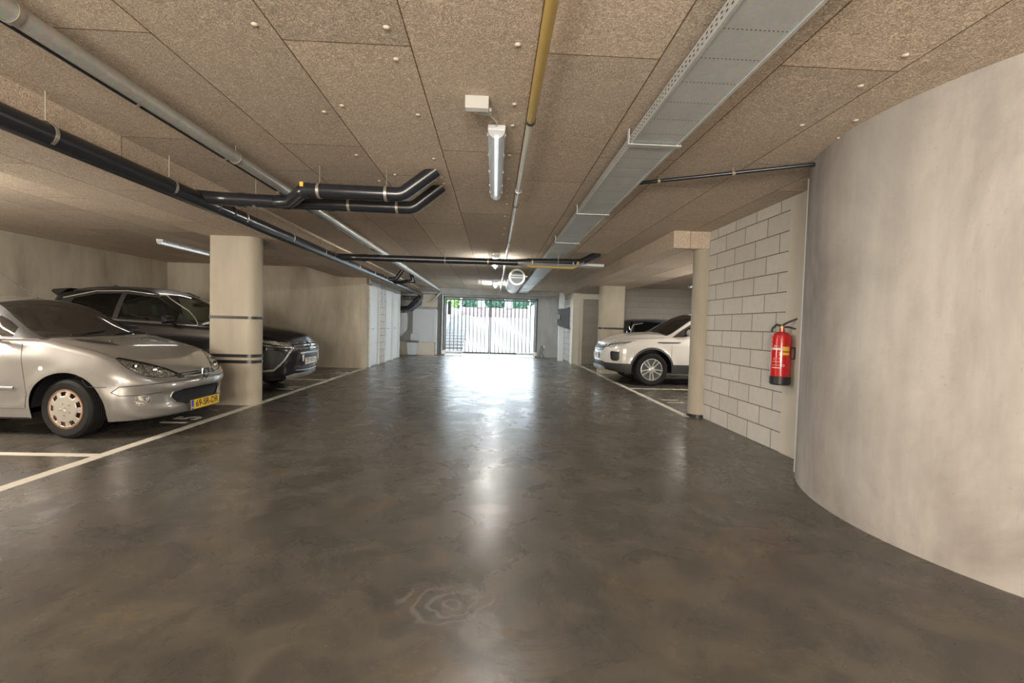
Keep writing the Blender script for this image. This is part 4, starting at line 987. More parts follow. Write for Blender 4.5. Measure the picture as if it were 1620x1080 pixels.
def rim(S, par, r, wt):
    y = wt / 2 - 0.012; mt = S['rimmat']
    MB().lathe([(r + 0.001, y - 0.005), (r + 0.004, y + 0.010), (r - 0.006, y + 0.012), (r - 0.014, y - 0.005), (r - 0.02, y - 0.03), (r - 0.02, -wt / 2 + 0.02), (r + 0.001, -wt / 2 + 0.02)], (0, 0, 0), 'y', 48, closed=True).build('rim', M[S.get('barrel', mt)], par, smooth=40, absolute=False)
    MB().lathe([(r - 0.02, 0.0), (0.05, 0.0), (0.05, 0.01), (r - 0.02, 0.01)], (0, y - 0.075, 0), 'y', 40, closed=True).build('brake_disc', M['rust'] if S.get('rusty') else M['dgrey'], par, smooth=40, absolute=False)
    kind = S['spokes']
    def P(rad, a, yy): return (rad * math.cos(a), yy, rad * math.sin(a))
    if kind == 'cap':
        # pressed silver cover with openings near its edge
        n = 9; m = MB(); N = n * 8; rad = [0.0, 0.03, 0.055, r * 0.60, r * 0.68, r * 0.89, r - 0.010]
        yy = [y + 0.012, y + 0.012, y + 0.004, y + 0.012, y + 0.008, y + 0.0, y + 0.006]
        vs = []; fs = []
        for i, (q_, h_) in enumerate(zip(rad, yy)):
            for j in range(N): vs.append(P(max(q_, 0.0005), 2 * math.pi * j / N, h_))
        for i in range(len(rad) - 1):
            for j in range(N):
                if i == 4 and (j % 8) in (0, 1, 2, 3): continue
                fs.append((i * N + j, i * N + (j + 1) % N, (i + 1) * N + (j + 1) % N, (i + 1) * N + j))
        o = m.add(vs, fs).build('wheel_cover', M[mt], par, smooth=35, absolute=False, solid=0.006)
        for k in range(5):
            a = 2 * math.pi * k / 5
            MB().lathe([(0.011, y + 0.006), (0.010, y + 0.018), (0, y + 0.02)], P(0.062, a, 0), 'y', 10).build('wheel_bolt', M['chrome'], par, smooth=50, absolute=False)
    else:
        m = MB(); ns = S['ns']
        for k in range(ns):
            a = 2 * math.pi * k / ns + (0.13 if (k % 2 and S.get('paired')) else (-0.13 if S.get('paired') else 0))
            a2 = 2 * math.pi * k / ns
            w0, w1 = 0.020, S.get('sw', 0.017)
            p0, p1, p2 = (0.035, a2, y - 0.005), (r * 0.55, (a + a2) / 2, y - 0.008), (r - 0.008, a, y + 0.004)
            ring_ = []
            for (q_, an, h_), ww in zip((p0, p1, p2), (w0, w1, w1 * 1.25)):
                c = Vector(P(q_, an, h_)); t = Vector((-math.sin(an), 0, math.cos(an)))
                ring_.append([c + t * ww, c + t * ww * 0.6 + Vector((0, 0.010, 0)), c - t * ww * 0.6 + Vector((0, 0.010, 0)), c - t * ww, c - t * ww * 0.8 - Vector((0, 0.02, 0)), c + t * ww * 0.8 - Vector((0, 0.02, 0))])
            vs = [v for g_ in ring_ for v in g_]
            fs = [(i * 6 + j, i * 6 + (j + 1) % 6, (i + 1) * 6 + (j + 1) % 6, (i + 1) * 6 + j) for i in range(2) for j in range(6)] + [tuple(range(6))[::-1], tuple(range(12, 18))]
            m.add(vs, fs)
        m.build('spokes', M[mt], par, smooth=30, absolute=False)
        MB().lathe([(0.055, y - 0.03), (0.055, y + 0.002), (0.035, y + 0.010), (0, y + 0.011)], (0, 0, 0), 'y', 24).build('hub', M[mt], par, smooth=40, absolute=False)
def plate(S, root, txt, mat, x, z, w_=0.52, h_=0.11, eu=True, y=0.0):
    p = MB().box(x - 0.012, x, y - w_ / 2, y + w_ / 2, z - h_ / 2, z + h_ / 2).build('number_plate', M[mat], root, absolute=False, bevel=0.003)
    fr_ = MB(); e = 0.008
    fr_.box(x - 0.016, x - 0.002, y - w_ / 2 - e, y + w_ / 2 + e, z - h_ / 2 - e, z + h_ / 2 + e); fr_.build('plate_holder', M['blackpl'], p, absolute=False)
    # nose points to +x; reader looks along -x, his right is +y
    text_mesh('plate_lettering', txt, h_ * 0.98, M['ink'], p, frame(Vector((x + 0.0008, y + (0.025 if eu else 0), z)), (0, 1, 0), (0, 0, 1)), 0.0006, w_ * (0.80 if eu else 0.9), weight=0.001)
    if eu:
        b = MB().box(x - 0.001, x + 0.0006, y - w_ / 2 + 0.003, y - w_ / 2 + 0.045, z - h_ / 2 + 0.003, z + h_ / 2 - 0.003).build('country_band', M['plate_b'], p, absolute=False)
        text_mesh('country_letters', 'NL', 0.03, M['label_w'], b, frame(Vector((x + 0.0012, y - w_ / 2 + 0.024, z - 0.03)), (0, 1, 0), (0, 0, 1)), 0.0004)
    return p
def interior(S, root):
    c = S['cabin']  # (s front, s rear, half width, floor z, seat z, head z)
    sf, sr, hw, zf, zs, zh = c
    MB().box(-sr, -sf, -hw, hw, zf, zf + 0.05).build('cabin_floor', M['interior'], root, absolute=False)
    d = MB(); d.prism([(-sf + 0.02, zs + 0.1), (-sf - 0.15, zs + 0.30), (-sf - 0.42, zs + 0.27), (-sf - 0.45, zs + 0.05), (-sf - 0.3, zf)], 'y', -hw, hw)
    d.build('dashboard', M['interior'], root, absolute=False, bevel=0.03)
    for y in (-hw * 0.5, hw * 0.5):
        st = MB(); st.box(-sf - 1.22, -sf - 0.72, y - 0.24, y + 0.24, zs - 0.12, zs + 0.06)
        o = st.build('front_seat', M['seat'], root, absolute=False, bevel=0.04)
        b = MB(); b.prism([(-sf - 1.16, zs), (-sf - 1.28, zs), (-sf - 1.45, zh - 0.18), (-sf - 1.34, zh - 0.18)], 'y', y - 0.23, y + 0.23)
        b.build('seat_back', M['seat'], o, absolute=False, bevel=0.03)
        b = MB(); b.prism([(-sf - 1.36, zh - 0.15), (-sf - 1.44, zh - 0.15), (-sf - 1.47, zh + 0.05), (-sf - 1.39, zh + 0.05)], 'y', y - 0.13, y + 0.13)
        b.build('headrest', M['seat'], o, absolute=False, bevel=0.025)
    st = MB(); st.box(-sf - 2.25, -sf - 1.85, -hw * 0.85, hw * 0.85, zs - 0.12, zs + 0.06)
    o = st.build('rear_seat', M['seat'], root, absolute=False, bevel=0.04)
    b = MB(); b.prism([(-sf - 2.15, zs), (-sf - 2.28, zs), (-sf - 2.42, zh - 0.22), (-sf - 2.33, zh - 0.22)], 'y', -hw * 0.85, hw * 0.85)
    b.build('seat_back', M['seat'], o, absolute=False, bevel=0.03)
    for y in (-hw * 0.5, hw * 0.5):
        b = MB(); b.box(-sf - 2.42, -sf - 2.34, y - 0.12, y + 0.12, zh - 0.22, zh - 0.04); b.build('headrest', M['seat'], o, absolute=False, bevel=0.02)
    w_ = MB(); n = 24; rr = 0.185; cx, cz, yy = -sf - 0.55, zs + 0.27, hw * 0.5
    w_.tube([(cx + 0.35 * rr * math.sin(2 * math.pi * i / n) * -1, yy + rr * math.cos(2 * math.pi * i / n), cz + 0.93 * rr * math.sin(2 * math.pi * i / n)) for i in range(n + 1)], 0.014, 8)
    w_.build('steering_wheel', M['blackpl'], root, absolute=False, smooth=50)
def make_car(S):
    root = empty(S['name'], (0, 0, 0), S['label'], 'car')
    bm = car_surface(S)
    bvh = BVHTree.FromBMesh(bm)
    W, L, ra = S['W'], S['L'], S['ra']
    for (ax, az) in S['arch']:
        def circ(r_): return [(-ax + r_ * math.cos(R(t)), az + r_ * math.sin(R(t))) for t in range(0, 181, 7)] + [(-ax - r_, -1), (-ax + r_, -1)]
        if S.get('clad'):
            nb = carve(bm, circ(ra + S['clad']), 'side', filt=lambda c, n: c.y > 0.55 * W)
            carve(nb, circ(ra), 'side', filt=lambda c, n: c.y > 0.3 * W).free()
            for s in (1, -1): emit('arch_trim', nb, M[S['cladmat']], root, s, 0.004)
            nb.free()
        else: carve(bm, circ(ra), 'side', filt=lambda c, n: c.y > 0.45 * W).free()
        for s in (1, -1):
            m = MB(); n = 18; vs = []
            for i in range(n + 1):
                t = math.pi * i / n
                for yy in (W * 0.50, W - 0.055): vs.append((-ax + (ra + 0.012) * math.cos(t), yy * s, az + (ra + 0.012) * math.sin(t)))
            fs = [(2 * i, 2 * i + 1, 2 * i + 3, 2 * i + 2) for i in range(n)]
            m.add(vs, fs); m.box(-ax - ra, -ax + ra, min(W * 0.5 * s, W * 0.48 * s), max(W * 0.5 * s, W * 0.48 * s), 0.2, az + ra)
            m.build('wheel_housing', M['blackpl'], root, smooth=40, absolute=False)
    for c in S['cuts']:
        nb = carve(bm, c['poly'], c['proj'], filt=c.get('filt'))
        if c.get('inner'):
            for ic in c['inner']:
                ib = carve(nb, ic['poly'], c['proj'], filt=c.get('filt'))
                for s in ((1, -1) if c.get('pair', True) else (0,)): emit(ic['name'], ib, M[ic['mat']], root, s, ic.get('off', 0))
                ib.free()
        for s in ((1, -1) if c.get('pair', True) else (0,)):
            o = emit(c['name'], nb, M[c['mat']], root, s, c.get('off', 0))
            if c.get('back'):
                emit(c['back'][0], nb, M[c['back'][1]], o, s, c['back'][2])
        nb.free()
    body = emit('body', bm, M[S['paint']], root, 0)
    bm.free()
    # closed underside
    MB().box(-L + 0.35, -0.3, -W * 0.47, W * 0.47, S['z0'][1][1] + 0.02, S['z0'][1][1] + 0.08).build('underbody', M['blackpl'], root, absolute=False)
    for y in (-W * 0.7, W * 0.7):
        MB().box(-S['arch'][1][0] + ra + 0.03, -S['arch'][0][0] - ra - 0.03, y - 0.2 * W, y + 0.2 * W, S['z0'][1][1] + 0.01, S['z0'][1][1] + 0.07).build('sill_floor', M['blackpl'], root, absolute=False)
    for (name, pts, proj, r_, mat, sides, lift) in S.get('strips', []):
        P = strip(bvh, pts, proj, r_, lift)
        if len(P) > 1: tube_part(name, P, r_, M[mat], root, sides)
    wheel_set(S, root); interior(S, root)
    return root, bvh
def mirror_door(root, s, x, y, z, mat, w_=0.20, h_=0.13, d=0.10):
    m = MB(); a = [(x - d * 0.5, z - h_ / 2), (x + d * 0.3, z - h_ / 2 + 0.01), (x + d * 0.5, z - h_ * 0.1), (x + d * 0.2, z + h_ / 2 - 0.01), (x - d * 0.5, z + h_ / 2)]
    m.prism(a, 'y', min(y * s, (y + w_) * s), max(y * s, (y + w_) * s))
    o = m.build('door_mirror', M[mat], root, absolute=False, bevel=0.028, smooth=40)
    MB().box(x - d * 0.5 - 0.003, x - d * 0.5 + 0.002, min((y + 0.02) * s, (y + w_ - 0.02) * s), max((y + 0.02) * s, (y + w_ - 0.02) * s), z - h_ / 2 + 0.02, z + h_ / 2 - 0.02).build('mirror_glass', M['chrome'], o, absolute=False)
    MB().tube([(x, (y - 0.07) * s, z - h_ * 0.45), (x, (y + 0.05) * s, z - h_ * 0.35)], 0.022, 8).build('mirror_arm', M['blackpl'], o, absolute=False)
    return o
def place(root, x, y, rz):
    root.location = (x, y, 0); root.rotation_euler = (0, 0, rz)
# ---- silver hatchback
def ell(cx, cy, a, b, n=16, rot=0): return [(cx + a * math.cos(2 * math.pi * i / n) * math.cos(rot) - b * math.sin(2 * math.pi * i / n) * math.sin(rot), cy + a * math.cos(2 * math.pi * i / n) * math.sin(rot) + b * math.sin(2 * math.pi * i / n) * math.cos(rot)) for i in range(n)]
S = dict(name='silver_hatchback', label='silver hatchback parked nose out in the nearest left bay, wheel in full view', L=3.83, W=0.826, front=(0.56, 2.4), rear=(0.5, 2.6),
    zc=[(0, .565), (.03, .60), (.08, .66), (.16, .72), (.32, .80), (.6, .905), (.85, .962), (1.02, .995), (1.07, 1.02), (1.25, 1.13), (1.5, 1.285), (1.70, 1.385), (1.95, 1.42), (2.3, 1.435), (2.8, 1.415), (3.2, 1.37), (3.40, 1.325), (3.6, 1.10), (3.68, .98), (3.76, .90), (3.83, .80)],
    zr=[(0, .56), (.08, .575), (.2, .645), (.4, .755), (.62, .84), (.85, .895), (1.1, .945), (1.5, .95), (2.2, .955), (3.0, .97), (3.5, .96), (3.83, .80)],
    z0=[(0, .17), (.4, .17), (.8, .2), (3.2, .2), (3.83, .28)],
    fx=[(0, .09), (.08, .045), (.22, .035), (.40, .055), (.62, .045), (.72, .012), (.80, 0), (.93, .006), (1, .05)],
    sy=[(0, .06), (.2, .03), (.5, .0), (.75, .002), (1, .045)], arch=[(.83, .298), (3.25, .298)], ra=.366, flare=.014,
    q=[(0, .65), (.85, .80), (1.08, .94), (1.45, .815), (1.80, .71), (2.4, .69), (3.3, .68), (3.5, .68), (3.7, .75), (3.83, .7)],
    fz=[(0, .55), (.85, .72), (1.0, .60), (1.12, .25), (1.45, .60), (1.80, .85), (2.4, .86), (3.3, .84), (3.42, .82), (3.65, .6), (3.83, .6)],
    rt=.298, wt=.185, rrim=.195, steer=-9, rimmat='hubsilver', barrel='rust', rusty=True, spokes='cap', paint='silver', cabin=(1.12, 3.4, .62, .3, .52, 1.16),
    cuts=[
        dict(name='windscreen_seal', poly=[(-1.025, -.01), (-1.035, .35), (-1.065, .60), (-1.105, .735), (-1.80, .545), (-1.735, -.01)], proj='top', mat='blackpl', pair=False,
             inner=[dict(name='windscreen', poly=[(-1.06, -.02), (-1.07, .35), (-1.10, .58), (-1.14, .69), (-1.775, .52), (-1.715, -.02)], mat='glass')]),
        dict(name='side_window_frame', poly=[(-1.20, .985), (-1.24, 1.03), (-1.52, 1.195), (-1.86, 1.335), (-2.45, 1.35), (-2.95, 1.31), (-3.17, 1.18), (-3.22, 1.02), (-2.4, .995)], proj='side', mat='blackpl',
             inner=[dict(name='front_side_window', poly=[(-1.43, 1.0), (-1.45, 1.11), (-1.88, 1.315), (-2.46, 1.335), (-2.50, 1.01)], mat='dglass'),
                    dict(name='rear_side_window', poly=[(-2.56, 1.01), (-2.53, 1.33), (-2.93, 1.29), (-3.13, 1.17), (-3.17, 1.03)], mat='dglass')]),
        dict(name='rear_window', poly=[(-.01, 1.0), (.50, 1.0), (.42, 1.26), (-.01, 1.29)], proj='back', mat='dglass', pair=False),
        dict(name='headlight', poly=[(-.815, .80), (-.79, .812), (-.69, .785), (-.50, .725), (-.37, .67), (-.25, .603), (-.33, .592), (-.45, .592), (-.57, .615), (-.66, .655), (-.74, .715)], proj='diag', mat='lens', back=('reflector_bowl', 'reflector', -.018)),
        dict(name='fog_lamp', poly=ell(-.62, .375, .072, .052), proj='diag', mat='lens', back=('reflector_bowl', 'reflector', -.012)),
        dict(name='lower_grille', poly=[(-.01, .275), (.24, .275), (.35, .31), (.41, .37), (.40, .42), (.30, .45), (-.01, .455)], proj='front', mat='mesh', pair=False, off=-.012),
        dict(name='upper_grille', poly=[(-.01, .572), (.30, .578), (.36, .592), (.20, .604), (-.01, .606)], proj='front', mat='blackpl', pair=False, off=-.006),
        dict(name='bonnet_vent', poly=[(-.66, .38), (-.78, .35), (-.93, .42), (-1.0, .54), (-.90, .56), (-.76, .49)], proj='top', mat='blackpl', off=.002),
    ],
    strips=[
        ('headlight_rim', [(-.815, .80), (-.79, .812), (-.69, .785), (-.50, .725), (-.37, .67), (-.25, .603), (-.33, .592), (-.45, .592), (-.57, .615), (-.66, .655), (-.74, .715), (-.815, .80)], 'diag', .0045, 'blackpl', (1, -1), .0),
        ('grille_line', [(.03, .622), (.20, .620), (.33, .612)], 'front', .007, 'blackpl', (1, -1), .001),
        ('grille_line', [(.0, .572), (.20, .572), (.33, .575)], 'front', .006, 'blackpl', (1, -1), .001),
        ('fog_rim', ell(-.62, .375, .074, .054) + [(-.62 + .074, .375)], 'diag', .004, 'galv', (1, -1), .0),
        ('bumper_seam', [(-.86, .47), (-.80, .525), (-.62, .535), (-.3, .545), (-.02, .55)], 'diag', .0045, 'blackpl', (1, -1), -.001),
        ('bumper_seam', [(-.86, .47), (-.80, .435), (-.6, .43), (-.45, .445)], 'diag', .004, 'blackpl', (1, -1), -.001),
        ('wing_seam', [(-.44, .525), (-.62, .53), (-.66, .60)], 'side', .0035, 'blackpl', (1, -1), -.001),
        ('grille_surround', [(.0, .262), (.24, .262), (.36, .30), (.425, .365), (.41, .435)], 'front', .008, 'silver', (1, -1), .002),
        ('door_seam', [(-1.27, .94), (-1.24, .75), (-1.20, .45), (-1.24, .30)], 'side', .0035, 'blackpl', (1, -1), -.001),
        ('door_seam', [(-1.24, .30), (-2.4, .29)], 'side', .0035, 'blackpl', (1, -1), -.001),
        ('door_seam', [(-2.52, .95), (-2.48, .3)], 'side', .0035, 'blackpl', (1, -1), -.001),
        ('bonnet_seam', [(-.45, .70), (-.8, .72), (-1.08, .72)], 'top', .0035, 'blackpl', (1, -1), -.001),
        ('door_moulding', [(-1.32, .50), (-2.4, .50)], 'side', .016, 'silver', (1, -1), .002),
    ])
root, bvh = make_car(S); CAR1 = (root, bvh)
plate(S, root, '69-SR-DR', 'plate_y', 0.010, .258, y=0.01)
h_, n_ = hit(bvh, (0.0, .60), 'front')
e = Vector((0.005, 0, .60))
m = MB(); m.prism([(-.045, .045), (-.052, -.01), (-.03, -.048), (0, -.058), (.03, -.048), (.052, -.01), (.045, .045)], 'x', 0, .012); m.v = [(v[0] + e.x, v[1] * 1.35, v[2] * 1.35 + e.z) for v in m.v]
bd = m.build('front_badge', M['chrome'], root, absolute=False, bevel=.004)
m = MB(); m.prism([(-.036, .034), (-.042, -.01), (-.024, -.038), (0, -.046), (.024, -.038), (.042, -.01), (.036, .034)], 'x', .0122, .0135); m.v = [(v[0] + e.x, v[1] * 1.35, v[2] * 1.35 + e.z) for v in m.v]
m.build('badge_field', M['ink'], bd, absolute=False)
lion = [(-.026, .018), (-.018, .030), (-.004, .030), (.002, .022), (.020, .026), (.014, .016), (.024, .008), (.012, .006), (.012, -.006), (.024, -.018), (.016, -.034), (.008, -.020), (-.002, -.016), (-.008, -.034), (-.018, -.030), (-.010, -.012), (-.012, .002), (-.026, .004), (-.016, .012)]
m = MB(); m.prism(lion, 'x', .0136, .018); m.v = [(v[0] + e.x, v[1] * 1.35, v[2] * 1.35 + e.z) for v in m.v]; m.build('lion_emblem', M['chrome'], bd, absolute=False)
m = MB(); m.tube([(0.0, -.34, .592), (0.012, -.2, .588), (0.016, 0, .587), (0.012, .2, .588), (0.0, .34, .592)], .009, 8); 
m.build('grille_bar', M['silver'], root, absolute=False, smooth=60)
# lamp bowls inside the headlights
for s in (1, -1):
    for (x, y, z, r_) in ((-.30, .60, .695, .052), (-.19, .48, .655, .045)):
        MB().lathe([(0.012, -0.03), (r_, 0.018), (r_ + .004, 0.018), (r_ - .002, -.03)], (x, y * s, z), 'x', 20).build('lamp_bowl', M['chrome'], root, smooth=50, absolute=False)
    for y0, y1 in ((.02, .55),):
        pass
    mirror_door(root, s, -1.54, .82, 1.05, 'blackpl')
    P_ = hit(bvh, (-1.06, .70), 'side')[0]
    MB().lathe([(0, -.004), (.022, -.002), (.018, .008), (0, .010)], (P_.x, P_.y * s, P_.z), 'y', 14).build('side_repeater', M['label_w'], root, absolute=False, smooth=50)
for y0, a in ((.10, .52), (-.48, .50)):
    w0 = hit(bvh, (-1.075, abs(y0)), 'top')[0]; w1 = hit(bvh, (-1.13, abs(y0 + a * .98) if y0 > 0 else 0.02), 'top')[0]
    MB().tube([(w0.x, y0, w0.z + .015), (w1.x, (y0 + a * .98), w1.z + .02)], .007, 6).build('wiper', M['blackpl'], root, absolute=False)
for y in (-.30, .12): MB().lathe([(.014, 0), (.010, .012), (0, .014)], (-.82, y, hit(bvh, (-.82, abs(y)), 'top')[0].z - .001), 'z', 10).build('washer_nozzle', M['blackpl'], root, absolute=False)
tp = hit(bvh, (-1.88, .0), 'top')[0]
MB().tube([(-1.88, 0, tp.z), (-1.96, 0, tp.z + .05), (-2.40, 0, tp.z + .36)], [.010, .006, .002], 6).build('antenna', M['blackpl'], root, absolute=False)
MB().box(-1.72, -1.68, -.10, .10, 1.22, 1.28).build('rear_view_mirror', M['blackpl'], root, absolute=False, bevel=.01)
place(root, -3.38, 5.46, 0)

# ---- black crossover
S = dict(name='black_crossover', label='black crossover with chrome grille bars parked nose out behind the concrete column', L=4.15, W=0.90, front=(0.62, 2.5), rear=(0.5, 2.8),
    zc=[(0, .86), (.05, .94), (.13, 1.0), (.5, 1.095), (.85, 1.155), (1.2, 1.19), (1.33, 1.205), (1.40, 1.235), (1.75, 1.42), (2.0, 1.55), (2.2, 1.635), (2.5, 1.72), (3.0, 1.74), (3.5, 1.70), (3.78, 1.65), (3.86, 1.60), (3.90, 1.38), (4.0, 1.15), (4.08, 1.05), (4.15, .95)],
    zr=[(0, .85), (.2, .90), (.5, .97), (.9, 1.03), (1.5, 1.075), (2.5, 1.11), (3.5, 1.17), (3.95, 1.12), (4.15, .95)], z0=[(0, .25), (.5, .24), (.9, .27), (3.5, .27), (4.15, .36)],
    fx=[(0, .10), (.12, .03), (.3, .02), (.5, .0), (.75, .0), (.9, .025), (1, .07)], sy=[(0, .05), (.2, .02), (.5, .0), (.8, .01), (1, .05)],
    arch=[(1.0, .345), (3.45, .345)], ra=.40, flare=.02, clad=.05, cladmat='blackpl',
    q=[(0, .65), (1.1, .80), (1.42, .94), (1.9, .82), (2.25, .73), (2.6, .72), (3.6, .70), (3.95, .72), (4.15, .7)],
    fz=[(0, .55), (1.1, .65), (1.3, .45), (1.45, .15), (1.9, .66), (2.25, .87), (2.6, .88), (3.6, .84), (3.85, .84), (4.05, .6), (4.15, .6)],
    rt=.345, wt=.225, rrim=.235, rimmat='alu', spokes='arms', ns=10, paired=True, paint='black', cabin=(1.45, 3.75, .66, .42, .72, 1.40),
    cuts=[
        dict(name='windscreen', poly=[(-1.40, -.01), (-1.42, .40), (-1.47, .64), (-1.52, .74), (-2.20, .59), (-2.14, -.01)], proj='top', mat='glass', pair=False),
        dict(name='side_window_frame', poly=[(-1.50, 1.12), (-1.80, 1.335), (-2.2, 1.57), (-2.7, 1.625), (-3.2, 1.61), (-3.7, 1.48), (-3.75, 1.25), (-2.6, 1.165)], proj='side', mat='blackpl',
             inner=[dict(name='front_side_window', poly=[(-1.80, 1.15), (-1.82, 1.32), (-2.22, 1.545), (-2.70, 1.595), (-2.72, 1.185)], mat='sglass'),
                    dict(name='rear_side_window', poly=[(-2.80, 1.195), (-2.78, 1.60), (-3.18, 1.58), (-3.5, 1.50), (-3.55, 1.25)], mat='dglass')]),
        dict(name='rear_window', poly=[(-.01, 1.15), (.55, 1.15), (.47, 1.48), (-.01, 1.5)], proj='back', mat='dglass', pair=False),
        dict(name='headlight', poly=[(-1.05, .93), (-.90, .915), (-.55, .885), (-.42, .87), (-.40, .83), (-.55, .80), (-.80, .845), (-1.0, .89)], proj='diag', mat='lens', back=('reflector_bowl', 'reflector', -.02)),
        dict(name='upper_grille', poly=[(-.01, .70), (.44, .73), (.50, .78), (.52, .86), (-.01, .875)], proj='front', mat='blackpl', pair=False, off=-.008),
        dict(name='lower_grille', poly=[(-.01, .36), (.45, .38), (.48, .44), (.42, .66), (-.01, .66)], proj='front', mat='blackpl', pair=False, off=-.008),
        dict(name='lamp_recess', poly=[(-.98, .46), (-.70, .44), (-.62, .48), (-.56, .66), (-.62, .72), (-1.0, .76)], proj='diag', mat='charcoal', off=-.01),
        dict(name='skid_plate', poly=[(-.01, .255), (.55, .255), (.62, .31), (.45, .34), (-.01, .325)], proj='front', mat='alu', pair=False, off=.006),
    ],
    strips=[
        ('chrome_strip', [(-.42, .775), (-.50, .70), (-.60, .56), (-.74, .42), (-.98, .40)], 'diag', .020, 'alu', (1, -1), .003),
        ('chrome_strip', [(-1.02, .85), (-.75, .80), (-.42, .775)], 'diag', .012, 'chrome', (1, -1), .002),
        ('grille_chrome', [(.0, .852), (.30, .848), (.53, .84)], 'front', .011, 'chrome', (1, -1), .004),
        ('grille_chrome', [(.0, .805), (.30, .80), (.50, .795)], 'front', .016, 'chrome', (1, -1), .006),
        ('grille_chrome', [(.0, .755), (.30, .75), (.46, .75)], 'front', .016, 'chrome', (1, -1), .006),
        ('grille_chrome', [(.0, .43), (.42, .45)], 'front', .009, 'chrome', (1, -1), .004),
        ('lower_bar', [(.0, .375), (.42, .39)], 'front', .009, 'galv', (1, -1), .004),
        ('window_chrome', [(-1.46, 1.105), (-1.78, 1.345), (-2.18, 1.585), (-2.7, 1.64), (-3.2, 1.625), (-3.68, 1.50)], 'side', .009, 'alu', (1, -1), .003),
        ('window_chrome', [(-1.46, 1.105), (-2.6, 1.155), (-3.7, 1.24)], 'side', .007, 'alu', (1, -1), .003),
        ('bonnet_seam', [(-.35, .55), (-.8, .74), (-1.2, .74)], 'top', .004, 'blackpl', (1, -1), -.001),
    ])
root, bvh = make_car(S)
plate(S, root, 'ZP-971-J', 'plate_w', 0.022, .535, w_=.50, h_=.11, eu=False)
for (dy, dz) in ((0, .032), (-.036, -.030), (.036, -.030)):
    m = MB(); m.prism([(dy, .785 + dz + .034), (dy - .032, .785 + dz), (dy, .785 + dz - .034), (dy + .032, .785 + dz)], 'x', .006, .026); m.build('front_badge', M['chrome'], root, absolute=False)
m = MB(); m.box(-.02, .012, -.37, .37, .662, .695); m.build('grille_crossbar', M['galv'], root, absolute=False, bevel=.008)
for s in (1, -1):
    m = MB(); m.box(-.005, .02, min(.30 * s, .33 * s), max(.30 * s, .33 * s), .53, .66); m.build('chrome_bracket', M['chrome'], root, absolute=False, bevel=.005)
    MB().lathe([(.02, -.02), (.075, .0), (.085, .0), (.08, -.03)], (-.33, .72 * s, .60), 'x', 20).build('fog_lamp', M['label_w'], root, smooth=50, absolute=False)
    mirror_door(root, s, -1.80, .86, 1.19, 'black')
    m = MB(); rp = [hit(bvh, (xx, .53), 'top')[0] for xx in (-2.25, -2.45, -2.8, -3.1, -3.4, -3.6)]; m.tube([(p_.x, p_.y * s, p_.z + (.005 if i_ in (0, 5) else .028)) for i_, p_ in enumerate(rp)], .012, 8); m.build('roof_rail', M['blackpl'], root, absolute=False, smooth=50)
m = MB(); m.prism([(-3.66, 1.665), (-3.93, 1.64), (-3.96, 1.60), (-3.86, 1.53)], 'y', -.54, .54); m.build('roof_spoiler', M['black'], root, absolute=False, bevel=.012)
m = MB(); m.prism([(-3.22, 1.70), (-3.34, 1.755), (-3.38, 1.755), (-3.42, 1.69)], 'y', -.03, .03); m.build('roof_antenna', M['black'], root, absolute=False, bevel=.01)
MB().box(-1.98, -1.94, -.12, .12, 1.42, 1.48).build('rear_view_mirror', M['blackpl'], root, absolute=False, bevel=.01)
place(root, -3.28, 8.27, 0)

